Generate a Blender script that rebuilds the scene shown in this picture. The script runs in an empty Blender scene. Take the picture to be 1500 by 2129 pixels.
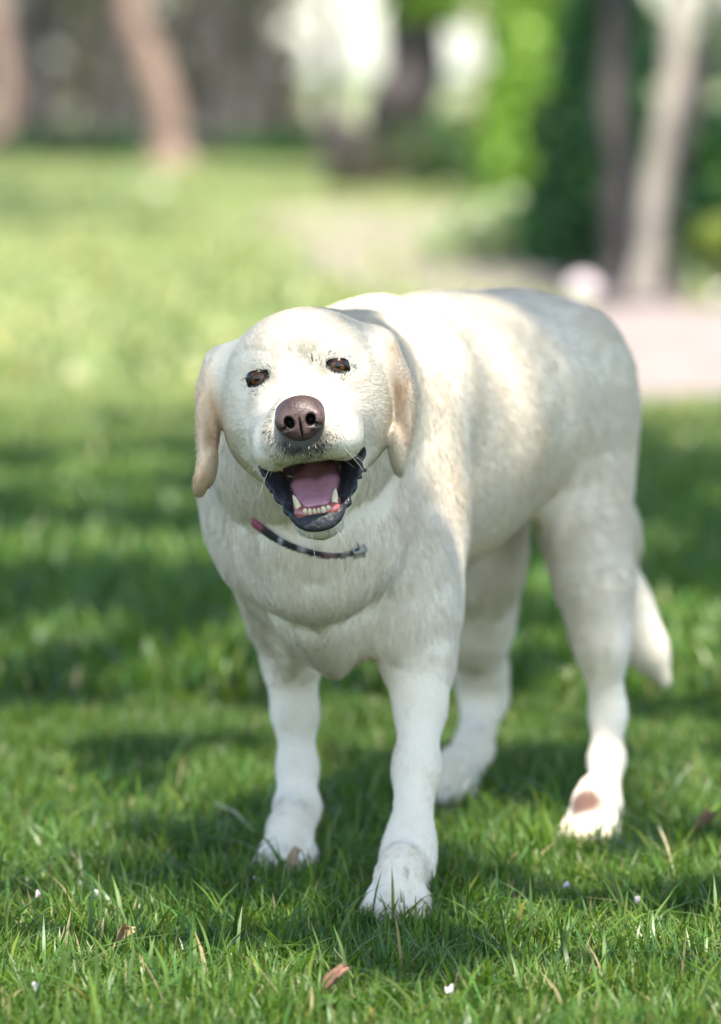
import bpy, bmesh, math, random
import numpy as np
from mathutils import Vector, Matrix

# ------------------------------------------------------------------ camera, sky, sun, exposure
SC = bpy.context.scene
COL = SC.collection
FPX, CX, CY = 10000.0, 750.0, 1064.5          # focal length and centre in photograph pixels (1500 x 2129)
CAM_H = 0.79
PITCH = math.atan(914.5 / FPX)

cam_data = bpy.data.cameras.new("camera")
cam_data.sensor_fit = 'HORIZONTAL'
cam_data.sensor_width = 24.0
cam_data.lens = 24.0 * FPX / 1500.0
cam_data.clip_start = 0.05
cam_data.clip_end = 3000.0
cam_data.dof.use_dof = True
cam_data.dof.focus_distance = 4.262
cam_data.dof.aperture_fstop = 3.7
cam_data.dof.aperture_blades = 0
cam = bpy.data.objects.new("camera", cam_data)
cam.location = (0, 0, CAM_H)
cam.rotation_euler = (math.pi / 2 - PITCH, 0, 0)
COL.objects.link(cam)
SC.camera = cam

SUN = np.array([0.10, -0.42, 0.90]); SUN /= np.linalg.norm(SUN)     # direction towards the sun
sun_el = math.asin(SUN[2])
sun_rot = math.atan2(SUN[0], SUN[1])

world = bpy.data.worlds.new("World")
SC.world = world
world.use_nodes = True
wn = world.node_tree.nodes; wl = world.node_tree.links
wn.clear()
w_out = wn.new('ShaderNodeOutputWorld'); w_bg = wn.new('ShaderNodeBackground'); w_sky = wn.new('ShaderNodeTexSky')
w_sky.sky_type = 'NISHITA'; w_sky.sun_disc = False
w_sky.sun_elevation = sun_el; w_sky.sun_rotation = sun_rot
w_sky.air_density = 1.0; w_sky.dust_density = 1.1; w_sky.ozone_density = 1.0
w_bg.inputs['Strength'].default_value = 0.15
wl.new(w_sky.outputs[0], w_bg.inputs['Color']); wl.new(w_bg.outputs[0], w_out.inputs['Surface'])

sun_data = bpy.data.lights.new("sun", 'SUN')
sun_data.energy = 4.2
sun_data.angle = math.radians(0.53)
sun_data.color = (1.0, 0.95, 0.87)
sun = bpy.data.objects.new("sun", sun_data)
sun.rotation_euler = Vector(SUN).to_track_quat('Z', 'Y').to_euler()
sun.location = (0, 0, 20)
COL.objects.link(sun)

SC.view_settings.view_transform = 'Standard'
SC.view_settings.look = 'None'
SC.view_settings.gamma = 1.0
SC.view_settings.exposure = 1.74
SC.view_settings.use_curve_mapping = False
SC.render.engine = 'CYCLES'
SC.cycles.use_denoising = True
SC.cycles.max_bounces = 8
SC.cycles.diffuse_bounces = 4
SC.cycles.glossy_bounces = 3
SC.cycles.transmission_bounces = 6
SC.cycles.transparent_max_bounces = 8
SC.cycles_curves.shape = 'RIBBONS'
SC.cycles_curves.subdivisions = 2

N_FUR_HEAD, N_FUR_BODY = 95000, 150000
RNG = np.random.default_rng(11)
random.seed(5)

# ------------------------------------------------------------------ helpers
def at(px, py, Y):
    """point of the place that the photograph shows at (px, py), at the depth Y metres from the camera"""
    c, s = math.cos(PITCH), math.sin(PITCH)
    a, b = (px - CX) / FPX, (CY - py) / FPX
    t = Y / (c + b * s)
    return np.array([a * t, Y, CAM_H + t * (b * c - s)])

def ground_at(px, py):
    """point of the level lawn seen at (px, py)"""
    c, s = math.cos(PITCH), math.sin(PITCH)
    a, b = (px - CX) / FPX, (CY - py) / FPX
    t = CAM_H / (s - b * c)
    return np.array([a * t, t * (c + b * s), 0.0])

def tag(o, label=None, cat=None, group=None, kind=None):
    if label: o["label"] = label
    if cat: o["category"] = cat
    if group: o["group"] = group
    if kind: o["kind"] = kind
    return o

def empty(name, loc=(0, 0, 0)):
    o = bpy.data.objects.new(name, None)
    o.location = loc; o.empty_display_size = 0.1
    COL.objects.link(o)
    return o

def link_mesh(name, me, mat=None, parent=None):
    o = bpy.data.objects.new(name, me)
    if mat is not None and not me.materials: me.materials.append(mat)
    COL.objects.link(o)
    if parent is not None:
        o.parent = parent
        o.matrix_parent_inverse = Matrix.Translation(-Vector(parent.location))
    return o

def np_mesh(name, verts, faces, smooth=True, colors=None):
    """mesh from arrays; faces is (n,3) or (n,4); colors is per vertex rgb"""
    me = bpy.data.meshes.new(name)
    verts = np.asarray(verts, np.float32); faces = np.asarray(faces, np.int32)
    n, k = faces.shape
    me.vertices.add(len(verts)); me.vertices.foreach_set("co", verts.ravel())
    me.loops.add(n * k); me.loops.foreach_set("vertex_index", faces.ravel())
    me.polygons.add(n)
    me.polygons.foreach_set("loop_start", np.arange(0, n * k, k, dtype=np.int32))
    me.polygons.foreach_set("loop_total", np.full(n, k, np.int32))
    if colors is not None:
        at_ = me.attributes.new("tint", 'FLOAT_COLOR', 'POINT')
        at_.data.foreach_set("color", np.concatenate([colors, np.ones((len(colors), 1))], 1).astype(np.float32).ravel())
    me.update(calc_edges=True)
    me.validate()
    if smooth: me.polygons.foreach_set("use_smooth", np.ones(len(me.polygons), bool))
    return me

class NT:
    """small helper to write node materials"""
    def __init__(self, name):
        self.m = bpy.data.materials.new(name); self.m.use_nodes = True
        self.t = self.m.node_tree; self.t.nodes.clear()
        self.out = self.n('ShaderNodeOutputMaterial')
    def n(self, typ, props=None, **inp):
        nd = self.t.nodes.new(typ)
        for k, v in (props or {}).items(): setattr(nd, k, v)
        for k, v in inp.items():
            key = k.replace('_', ' ')
            sock = nd.inputs[key] if key in nd.inputs else nd.inputs[int(k[1:])]
            self.put(sock, v)
        return nd
    def put(self, sock, v):
        if isinstance(v, bpy.types.NodeSocket): self.t.links.new(v, sock)
        elif isinstance(v, bpy.types.Node): self.t.links.new(v.outputs[0], sock)
        else:
            if isinstance(v, tuple) and len(v) == 3 and sock.type == 'RGBA': v = (*v, 1)
            sock.default_value = v
    def mix(self, fac, a, b, mode='MIX'):
        nd = self.t.nodes.new('ShaderNodeMix'); nd.data_type = 'RGBA'; nd.blend_type = mode
        self.put(nd.inputs[0], fac); self.put(nd.inputs[6], a); self.put(nd.inputs[7], b)
        return nd.outputs[2]
    def noise(self, vec, scale, detail=3, rough=0.55):
        return self.n('ShaderNodeTexNoise', None, Vector=vec, Scale=scale, Detail=float(detail), Roughness=rough).outputs[0]
    def ramp(self, fac, stops):
        nd = self.n('ShaderNodeValToRGB'); self.put(nd.inputs[0], fac)
        e = nd.color_ramp.elements
        while len(e) < len(stops): e.new(0.5)
        for el, (p, c) in zip(e, stops):
            el.position = p; el.color = (*c, 1) if len(c) == 3 else c
        return nd.outputs[0]
    def bump(self, h, strength=0.3, dist=0.01):
        return self.n('ShaderNodeBump', None, Strength=strength, Distance=dist, Height=h).outputs[0]
    def done(self, shader):
        self.t.links.new(shader.outputs[0], self.out.inputs['Surface']); return self.m

def object_coord(t): return t.n('ShaderNodeTexCoord').outputs['Object']
# ------------------------------------------------------------------ the ground
def value_noise(x, y, f, seed):
    r = np.random.default_rng(seed); out = np.zeros(np.shape(x)); amp = 1.0
    for i in range(6):
        a = r.uniform(0, 2 * np.pi); k = f * (0.6 + 0.45 * i); b = r.uniform(0, 6.28, 2)
        u = x * np.cos(a) - y * np.sin(a); v = x * np.sin(a) + y * np.cos(a)
        out = out + amp * np.sin(u * k + b[0] + 1.3 * np.sin(v * k * 0.7 + b[1])); amp *= 0.8
    return out / 3.0

def mat_lawn_soil():
    t = NT("lawn_ground"); obj = object_coord(t)
    n1 = t.noise(obj, 0.35, 4, 0.6); n2 = t.noise(obj, 9.0, 5, 0.65)
    c = t.ramp(n1, [(0.30, (0.062, 0.100, 0.026)), (0.55, (0.098, 0.135, 0.040)), (0.80, (0.155, 0.180, 0.070))])
    c2 = t.ramp(n2, [(0.30, (0.35, 0.42, 0.22)), (0.6, (1, 1, 1)), (0.85, (1.15, 1.05, 0.8))])
    c = t.mix(1.0, c, c2, 'MULTIPLY')
    p = t.n('ShaderNodeBsdfPrincipled', None, Base_Color=c, Roughness=0.95, Normal=t.bump(t.noise(obj, 60.0, 4), 0.8, 0.02))
    p.inputs['Specular IOR Level'].default_value = 0.1
    return t.done(p)

def mat_dirt(name, a, b):
    t = NT(name); obj = object_coord(t)
    c = t.ramp(t.noise(obj, 2.2, 6, 0.65), [(0.3, a), (0.7, b)])
    sp = t.ramp(t.noise(obj, 45.0, 3, 0.6), [(0.35, (0.6, 0.6, 0.6)), (0.65, (1.1, 1.1, 1.1))])
    c = t.mix(1.0, c, sp, 'MULTIPLY')
    p = t.n('ShaderNodeBsdfPrincipled', None, Base_Color=c, Roughness=0.95, Normal=t.bump(t.noise(obj, 80.0, 4), 0.7, 0.01))
    return t.done(p)

gx = np.concatenate([np.linspace(-400, -6, 14), np.linspace(-5, 5, 21), np.linspace(6, 400, 14)])
gy = np.concatenate([np.linspace(-30, 0, 6), np.linspace(1, 60, 60), np.linspace(65, 1500, 30)])
GX, GY = np.meshgrid(gx, gy, indexing='ij')
gv = np.stack([GX, GY, np.zeros_like(GX)], -1).reshape(-1, 3)
nyg = len(gy)
gf = np.array([(i * nyg + j, (i + 1) * nyg + j, (i + 1) * nyg + j + 1, i * nyg + j + 1) for i in range(len(gx) - 1) for j in range(nyg - 1)])
ground = link_mesh("lawn", np_mesh("lawn", gv, gf), mat_lawn_soil())
tag(ground, "green lawn that the dog stands on", kind="structure")

def patch(name, pix, z, mat, label, n=140, rough=0.10):
    P = np.array([ground_at(*p)[:2] for p in pix]); m = len(P)
    out = []
    for i in range(m):
        p0, p1, p2, p3 = P[i - 1], P[i], P[(i + 1) % m], P[(i + 2) % m]
        for t in np.linspace(0, 1, n // m, endpoint=False):
            out.append(0.5 * ((2 * p1) + (-p0 + p2) * t + (2 * p0 - 5 * p1 + 4 * p2 - p3) * t * t + (-p0 + 3 * p1 - 3 * p2 + p3) * t ** 3))
    out = np.array(out); c = out.mean(0)
    wob = 1 + rough * value_noise(out[:, 0] * 5, out[:, 1] * 2, 2.0, 7)
    out = c + (out - c) * wob[:, None]
    rings = []
    for q in (1.0, 0.97, 0.5):
        rings.append(np.concatenate([c + (out - c) * q, np.full((len(out), 1), z if q < 1 else 0.0005)], 1))
    V = np.concatenate(rings + [np.array([[c[0], c[1], z]])]); k = len(out)
    F = [(r * k + i, r * k + (i + 1) % k, (r + 1) * k + (i + 1) % k, (r + 1) * k + i) for r in range(2) for i in range(k)]
    F += [(2 * k + i, 2 * k + (i + 1) % k, 3 * k, 3 * k) for i in range(k)]
    me = bpy.data.meshes.new(name); me.from_pydata(V.tolist(), [], [f if f[2] != f[3] else f[:3] for f in F]); me.update()
    o = link_mesh(name, me, mat); tag(o, label, kind="structure")
    return out
M_PATH = mat_dirt("pale_gravel", (0.205, 0.155, 0.128), (0.29, 0.228, 0.19))
M_BED = mat_dirt("bare_soil", (0.17, 0.15, 0.085), (0.27, 0.225, 0.160))
M_HAY = mat_dirt("dry_meadow", (0.17, 0.185, 0.075), (0.24, 0.245, 0.115))
PATCHES = [
    patch("meadow", [(300, 268), (700, 276), (1100, 268), (1800, 240), (2000, 200), (1400, 186), (900, 182), (500, 186), (-300, 200), (-100, 240)], 0.010, M_HAY, "sunlit pale meadow seen through the gap in the trees", rough=0.02),
    patch("path", [(1225, 850), (1215, 760), (1150, 690), (1180, 645), (1500, 640), (2500, 640), (4200, 640), (4200, 845), (2500, 850), (1500, 850)], 0.012, M_PATH, "pale gravel path at the right beyond the dog"),
    patch("shaded_soil_band", [(955, 598), (1060, 628), (1180, 640), (1330, 650), (1440, 640), (1440, 585), (1330, 560), (1200, 548), (1050, 562)], 0.008, mat_dirt("shade_dark_soil", (0.045, 0.034, 0.028), (0.085, 0.064, 0.052)), "dark mulch bed round the stems behind the dog's rump"),  # soil band darkened by the shade under shrubs and stems, put into its colour
    patch("soil_bed", [(640, 560), (760, 610), (1000, 620), (1120, 600), (1130, 520), (1000, 450), (860, 430), (700, 425), (560, 440), (470, 470), (600, 500)], 0.010, M_BED, "bare soil bed under the trees behind the dog"),
]
def in_poly(x, y, poly):
    ins = np.zeros(len(x), bool); n = len(poly)
    for i in range(n):
        x0, y0 = poly[i - 1]; x1, y1 = poly[i]
        c = ((y0 > y) != (y1 > y)) & (x < (x1 - x0) * (y - y0) / (y1 - y0 + 1e-12) + x0)
        ins ^= c
    return ins

# ------------------------------------------------------------------ trees and shrubs
def mat_bark(name, a, b):
    t = NT(name); obj = object_coord(t)
    mp = t.n('ShaderNodeMapping', None, Vector=obj); mp.inputs['Scale'].default_value = (14, 14, 2.5)
    n = t.noise(mp.outputs[0], 1.6, 5, 0.65)
    c = t.ramp(n, [(0.3, a), (0.7, b)])
    p = t.n('ShaderNodeBsdfPrincipled', None, Base_Color=c, Roughness=0.95, Normal=t.bump(n, 0.9, 0.03))
    return t.done(p)
def mat_leaf(name):
    t = NT(name)
    col = t.n('ShaderNodeAttribute', {'attribute_name': 'tint'}).outputs['Color']
    p = t.n('ShaderNodeBsdfPrincipled', None, Base_Color=col, Roughness=0.55)
    p.inputs['Specular IOR Level'].default_value = 0.3
    tr = t.n('ShaderNodeBsdfTranslucent', None, Color=t.mix(1.0, col, (1.5, 1.7, 0.7), 'MULTIPLY'))
    return t.done(t.n('ShaderNodeMixShader', None, i0=0.30, i1=p, i2=tr))
M_LEAF = mat_leaf("leaf")
BARK = {'brown': mat_bark("brown_bark", (0.16, 0.10, 0.075), (0.30, 0.20, 0.15)),
        'dark': mat_bark("dark_bark", (0.030, 0.024, 0.022), (0.070, 0.055, 0.048)),
        'pale': mat_bark("pale_bark", (0.19, 0.16, 0.13), (0.36, 0.31, 0.25)),
        'grey': mat_bark("grey_bark", (0.12, 0.105, 0.10), (0.24, 0.21, 0.20))}

def leaves(C, size, cols, rng, lean=0.5):
    """one bent leaf (two quads folded along the rib) at each centre"""
    n = len(C)
    d = rng.normal(size=(n, 3)); d[:, 2] -= lean; d /= np.linalg.norm(d, axis=1)[:, None]
    u = np.cross(d, rng.normal(size=(n, 3))); u /= np.linalg.norm(u, axis=1)[:, None]; w = np.cross(d, u)
    s = size * (0.6 + 0.8 * rng.random((n, 1)))
    C = C - d * s * 0.5
    V = np.stack([C, C + d * s * 0.5 + u * s * 0.30 + w * s * 0.08, C + d * s, C + d * s * 0.5 - u * s * 0.30 + w * s * 0.08], 1).reshape(-1, 3)
    F = np.arange(n * 4).reshape(n, 4)
    cc_ = np.asarray(cols)[rng.integers(0, len(cols), n)] * (0.75 + 0.5 * rng.random((n, 1)))
    return V, F, np.repeat(cc_, 4, 0)

def limb(path, r0, r1, nseg=9, rng=None):
    P = np.asarray(path, float); m = len(P)
    T = np.linspace(0, m - 1, (m - 1) * 5 + 1); i = np.minimum(T.astype(int), m - 2); f = (T - i)[:, None]
    Q = P[i] * (1 - f) + P[i + 1] * f
    if rng is not None: Q[1:-1] += rng.normal(size=(len(Q) - 2, 3)) * r0 * 0.12
    R = np.linspace(0, 1, len(Q)); R = r0 * (1 - R) + r1 * R
    R[0] *= 1.35; R[1] *= 1.12
    V = []
    for k in range(len(Q)):
        d = Q[min(k + 1, len(Q) - 1)] - Q[max(k - 1, 0)]; d /= np.linalg.norm(d) + 1e-9
        a = np.cross(d, [0.3, 0.9, 0.1]); a /= np.linalg.norm(a) + 1e-9; b = np.cross(d, a)
        for j in range(nseg):
            t = 2 * math.pi * j / nseg; rr = R[k] * (1 + 0.10 * math.sin(3 * t + k * 0.5))
            V.append(Q[k] + rr * (a * math.cos(t) + b * math.sin(t)))
    F = [(k * nseg + j, k * nseg + (j + 1) % nseg, (k + 1) * nseg + (j + 1) % nseg, (k + 1) * nseg + j) for k in range(len(Q) - 1) for j in range(nseg)]
    return np.array(V), np.array(F)

def join(parts):
    V, F, o = [], [], 0
    for v, f in parts: V.append(v); F.append(f + o); o += len(v)
    return np.concatenate(V), np.concatenate(F)

def tree(name, label, stems, bark, clumps, leaf_size, cols, n_leaf, seed, cat="tree", group=None, lean=0.5):
    """stems: list of (path, r0, r1); clumps: list of (centre, radii)"""
    rng = np.random.default_rng(seed)
    root = empty(name, tuple(stems[0][0][0]))
    tag(root, label, cat, group)
    for i, (p, a, b) in enumerate(stems):
        tv, tf = limb(p, a, b, 9, rng)
        nm = ("trunk" if cat in ("tree", "stump") else "stem") if i == 0 else ("branch" if p[0][2] > 0.01 else "stem")
        link_mesh(nm, np_mesh(nm, tv, tf), BARK[bark], root)
    w = np.array([np.prod(r) ** 0.67 for _, r in clumps]); w /= w.sum()
    k = rng.choice(len(clumps), n_leaf, p=w)
    g = rng.normal(size=(n_leaf, 3)); g /= np.linalg.norm(g, axis=1)[:, None]; g *= (0.35 + 0.65 * rng.random((n_leaf, 1)) ** 0.4)
    C = np.array([clumps[i][0] for i in k]) + g * np.array([clumps[i][1] for i in k])
    C[:, 2] = np.maximum(C[:, 2], 0.04)
    v, f, c = leaves(C, leaf_size, cols, rng, lean)
    link_mesh("crown", np_mesh("crown", v, f, False, c), M_LEAF, root)
    return root

def gp(px, py): return ground_at(px, py)
def rel(base, dx, dy, dz): return (base[0] + dx, base[1] + dy, dz)
OLIVE = [(0.046, 0.056, 0.017), (0.066, 0.072, 0.022), (0.030, 0.040, 0.012), (0.075, 0.062, 0.032)]
GREYB = [(0.11, 0.092, 0.078), (0.08, 0.066, 0.056), (0.16, 0.14, 0.125), (0.06, 0.048, 0.036), (0.075, 0.078, 0.030)]
LIME = [(0.19, 0.32, 0.045), (0.24, 0.36, 0.060), (0.15, 0.27, 0.040)]
MIDG = [(0.055, 0.135, 0.030), (0.075, 0.165, 0.035), (0.045, 0.10, 0.025)]
DARKG = [(0.052, 0.140, 0.055), (0.072, 0.160, 0.060), (0.040, 0.100, 0.042)]
YELG = [(0.20, 0.24, 0.040), (0.16, 0.21, 0.035), (0.24, 0.26, 0.06)]

# brown trunk on the left with its companions
b = gp(358, 352)
tree("brown_trunk_tree", "tree with leaning brown trunk standing left of the dog's head far behind", [([b, rel(b, -0.05, 0, 0.45), rel(b, -0.30, 0, 1.3), rel(b, -0.35, 0.2, 3.0), rel(b, 0.0, 0.3, 5.5)], 0.17, 0.06),
     ([rel(b, -0.33, 0.1, 2.2), rel(b, -1.2, 0.3, 3.6), rel(b, -1.8, 0.5, 4.6)], 0.08, 0.02), ([rel(b, -0.3, 0.1, 2.8), rel(b, 0.8, 0.2, 4.0), rel(b, 1.3, 0.4, 5.0)], 0.07, 0.02)],
     'brown', [(rel(b, -0.3, 0.3, 5.2), (1.6, 1.6, 1.1)), (rel(b, -1.7, 0.4, 4.4), (1.1, 1.1, 0.8)), (rel(b, 1.2, 0.4, 4.8), (1.1, 1.1, 0.8))], 0.16, OLIVE, 2600, 1)
b = gp(10, 330)
tree("edge_trunk_tree", "tree with brown trunk at the far left edge of the picture", [([b, rel(b, 0.02, 0, 0.6), rel(b, -0.25, 0, 2.0), rel(b, -0.2, 0.2, 5.0)], 0.16, 0.07), ([rel(b, -0.25, 0, 2.2), rel(b, 0.8, 0.3, 4.0)], 0.07, 0.02)],
     'brown', [(rel(b, -0.2, 0.3, 5.0), (1.6, 1.5, 1.1)), (rel(b, 0.9, 0.3, 4.2), (1.0, 1.0, 0.8))], 0.16, OLIVE, 2200, 2)
# shrubs of the wood behind
for i, (px, py, rx, h, cols, lab) in enumerate([
        (-40, 296, 1.0, 2.6, GREYB, "grey brown twiggy shrub at the left edge of the wood"),
        (110, 300, 0.75, 2.4, GREYB, "grey twiggy shrub between the leftmost trunk and the leaning brown trunk"),
        (215, 292, 0.7, 2.7, OLIVE, "olive shrub just left of the brown leaning trunk"),
        (415, 300, 0.55, 2.3, GREYB, "grey twiggy shrub just right of the brown leaning trunk"),
        (465, 290, 0.50, 2.6, OLIVE, "olive green shrub left of the bright gap in the trees"),
        (585, 296, 0.45, 0.62, GREYB, "low dark shrub under the bright gap in the trees")]):
    b = gp(px, py); rng = np.random.default_rng(40 + i)
    st = [([rel(b, dx, rng.uniform(-.2, .2), 0.0), rel(b, dx * 1.3 + rng.normal() * 0.08, 0, h * 0.35), rel(b, dx * 1.6 + rng.normal() * 0.15, 0, h * 0.9)], rng.uniform(0.02, 0.05), 0.01) for dx in np.linspace(-0.75, 0.75, 7) * rx]
    cl = [(rel(b, rng.uniform(-.8, .8) * rx, rng.uniform(-.4, .4), h * q), (rx * 0.55, 0.5, h * 0.2)) for q in (0.15, 0.28, 0.4, 0.5, 0.62, 0.75, 0.85, 0.35)]
    tree("woodland_shrub", lab, st, 'grey', cl, 0.13, cols, 1000, 60 + i, "shrub", "shrubs at the edge of the wood")
# taller trees behind the shrubs close the view on the left
for i, (px, Y, h, bark, lab) in enumerate([(60, 66, 6.5, 'grey', "tall grey trunked tree behind the left shrubs"), (190, 72, 7.5, 'brown', "tall brown trunked tree deep in the wood, left of the leaning trunk"),
                                     (300, 64, 6.0, 'dark', "dark trunked tree behind the leaning brown trunk"), (430, 70, 7.0, 'grey', "grey trunked tree deep in the wood, right of the leaning trunk"), (492, 62, 5.5, 'dark', "dark trunked tree at the left side of the bright gap")]):
    b = np.array([(px - CX) / FPX * Y, Y, 0.0]); rng = np.random.default_rng(80 + i)
    cl = [(rel(b, rng.uniform(-1, 1) * 0.9, rng.uniform(-.8, .8), z), (0.50, 0.5, 0.30)) for z in (0.6, 1.0, 1.4, 1.8, 2.4, h * 0.6, h * 0.75, h * 0.9)]
    tree("wood_tree", lab, [([b, rel(b, 0.05, 0, 1.2), rel(b, -0.1, 0, h * 0.6), rel(b, 0.1, 0, h * 0.95)], 0.20, 0.05), ([rel(b, 0, 0, 1.8), rel(b, 0.9, 0.2, 3.0)], 0.07, 0.02), ([rel(b, 0, 0, 1.5), rel(b, -0.9, 0.1, 2.6)], 0.07, 0.02)],
         bark, cl, 0.17, OLIVE if i % 2 else GREYB, 2000, 90 + i)
# dark trunk in the middle with lime crown
b = gp(835, 392)
tree("dark_trunk_tree", "dark trunked tree with lime green leaves in the middle of the background", [([b, rel(b, -0.02, 0, 0.45), rel(b, 0.10, 0, 0.95), rel(b, 0.22, 0.1, 2.2), rel(b, 0.1, 0.2, 4.5)], 0.26, 0.15),
     ([rel(b, 0.2, 0.1, 2.0), rel(b, -0.3, 0.1, 2.6), rel(b, -0.6, 0.1, 3.2)], 0.05, 0.02), ([rel(b, 0.12, 0, 1.0), rel(b, 0.6, 0.1, 2.0)], 0.07, 0.02)],
     'dark', [(rel(b, 0.02, 0, 1.22), (0.22, 0.3, 0.12)), (rel(b, 0.20, -0.1, 1.20), (0.24, 0.3, 0.13)), (rel(b, 0.38, 0, 1.25), (0.22, 0.3, 0.13)), (rel(b, 0.16, 0.1, 1.22), (0.28, 0.3, 0.14)), (rel(b, 0.24, 0.1, 1.16), (0.2, 0.2, 0.1)), (rel(b, 0.35, 0, 1.6), (0.7, 0.6, 0.4)), (rel(b, 0.3, 0.2, 3.2), (1.4, 1.3, 0.9)), (rel(b, -0.5, 0.2, 2.9), (0.9, 0.9, 0.6)), (rel(b, 0.1, 0.2, 4.5), (1.2, 1.2, 0.8))], 0.12, LIME + YELG[:1], 4200, 5)
b = gp(722, 402)
tree("broken_stump", "short dark stump with mauve brown bark beside the dark trunk", [([b, rel(b, 0.02, 0, 0.22), rel(b, 0.03, 0, 0.42)], 0.17, 0.09), ([rel(b, 0.04, 0, 0.2), rel(b, 0.14, 0, 0.42)], 0.06, 0.03)],
     'dark', [(rel(b, 0.1, -0.1, 0.16), (0.24, 0.16, 0.14))], 0.08, GREYB + OLIVE, 260, 6, "stump")
b = np.array([(688 - CX) / FPX * 40, 40.0, 0.0])
tree("thin_trunk_tree", "thin dark sapling that divides the two bright gaps", [([b, rel(b, 0.0, 0, 0.7), rel(b, 0.02, 0, 1.4), rel(b, 0.1, 0, 3.0)], 0.10, 0.03), ([rel(b, 0.0, 0, 0.9), rel(b, -0.25, 0, 1.3)], 0.03, 0.012)],
     'dark', [(rel(b, -0.28, 0, 1.3), (0.14, 0.2, 0.12)), (rel(b, 0, 0, 2.4), (0.8, 0.8, 0.5))], 0.11, GREYB[:2] + OLIVE, 420, 7)
# low shrubs behind the dark trunk
for i, (px, py, rx, h, cols, n, lab) in enumerate([(640, 345, 0.55, 0.30, MIDG, 600, "low green bush left of the dark stump"), (95, 345, 0.75, 0.30, DARKG + OLIVE, 800, "low dark bush near the left edge at the foot of the wood"), (225, 335, 0.6, 0.28, DARKG + MIDG, 700, "low green bush left of the leaning brown trunk's foot"), (470, 335, 0.7, 0.27, DARKG + OLIVE, 800, "low dark bush right of the leaning brown trunk's foot"), (565, 345, 0.5, 0.24, MIDG, 500, "low green bush under the left side of the bright gap"), (925, 400, 0.42, 0.55, OLIVE + DARKG, 700, "dark low bush right of the dark trunk"), (985, 345, 0.5, 0.55, YELG + MIDG, 700, "yellow green bush beside the bright curtain of leaves")]):
    b = gp(px, py); rng = np.random.default_rng(120 + i)
    tree("low_bush", lab, [([rel(b, dx, 0, 0), rel(b, dx * 1.5, 0, h * 0.8)], 0.02, 0.008) for dx in (-rx * .4, 0, rx * .4)], 'dark',
         [(rel(b, rng.uniform(-.6, .6) * rx, rng.uniform(-.2, .2), h * q), (rx * 0.55, 0.3, h * 0.33)) for q in (0.3, 0.45, 0.6, 0.7, 0.35)], 0.09, cols, n, 130 + i, "bush")
# bright curtain of leaves and the dark evergreen on the right
b = gp(1090, 425)
tree("weeping_tree", "weeping tree with a bright green curtain of leaves right of the dog's head", [([b, rel(b, 0.03, 0, 0.8), rel(b, 0.1, 0.1, 2.2), rel(b, 0.0, 0.2, 3.6)], 0.09, 0.04), ([rel(b, 0.1, 0.1, 2.0), rel(b, 0.6, -0.1, 2.3), rel(b, 0.75, -0.3, 0.6)], 0.04, 0.012), ([rel(b, 0.1, 0.1, 2.0), rel(b, -0.25, -0.1, 2.3), rel(b, -0.3, -0.3, 0.5)], 0.04, 0.012)],
     'brown', [(rel(b, x, y, z), (0.16, 0.2, 0.40)) for x, y, z in [(-0.12, 0, 0.55), (0.02, -0.1, 0.75), (0.18, 0, 0.6), (0.32, 0.1, 0.8), (-0.1, 0, 1.2), (0.1, 0, 1.3), (0.3, 0, 1.25), (0.48, 0.1, 1.2), (0.0, 0, 1.9), (0.3, 0, 2.0), (0.55, 0, 1.8), (0.02, 0, 0.32), (-0.14, -0.15, 0.25), (0.12, -0.15, 0.25), (0.26, -0.1, 0.3)]]
     + [(rel(b, 0.1, 0.3, 2.7), (0.6, 0.5, 0.4))], 0.11, LIME, 6800, 8, lean=1.4)
b = gp(1210, 562)
tree("evergreen_bush", "tall dark green evergreen bush behind the dog's rump", [([b, rel(b, 0.02, 0, 0.5), rel(b, 0.05, 0, 1.0)], 0.05, 0.015)], 'dark',
     [(rel(b, x, y, z), (0.17, 0.2, 0.22)) for x, y, z in [(-0.10, 0, 0.18), (0.10, 0, 0.15), (0.0, 0, 0.35), (0.16, 0.05, 0.4), (-0.04, 0, 0.55), (0.12, 0, 0.62), (0.04, 0, 0.82), (0.16, 0, 0.9), (0.08, 0, 1.02)]], 0.075, DARKG + MIDG[2:], 5200, 9, "bush")
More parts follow.
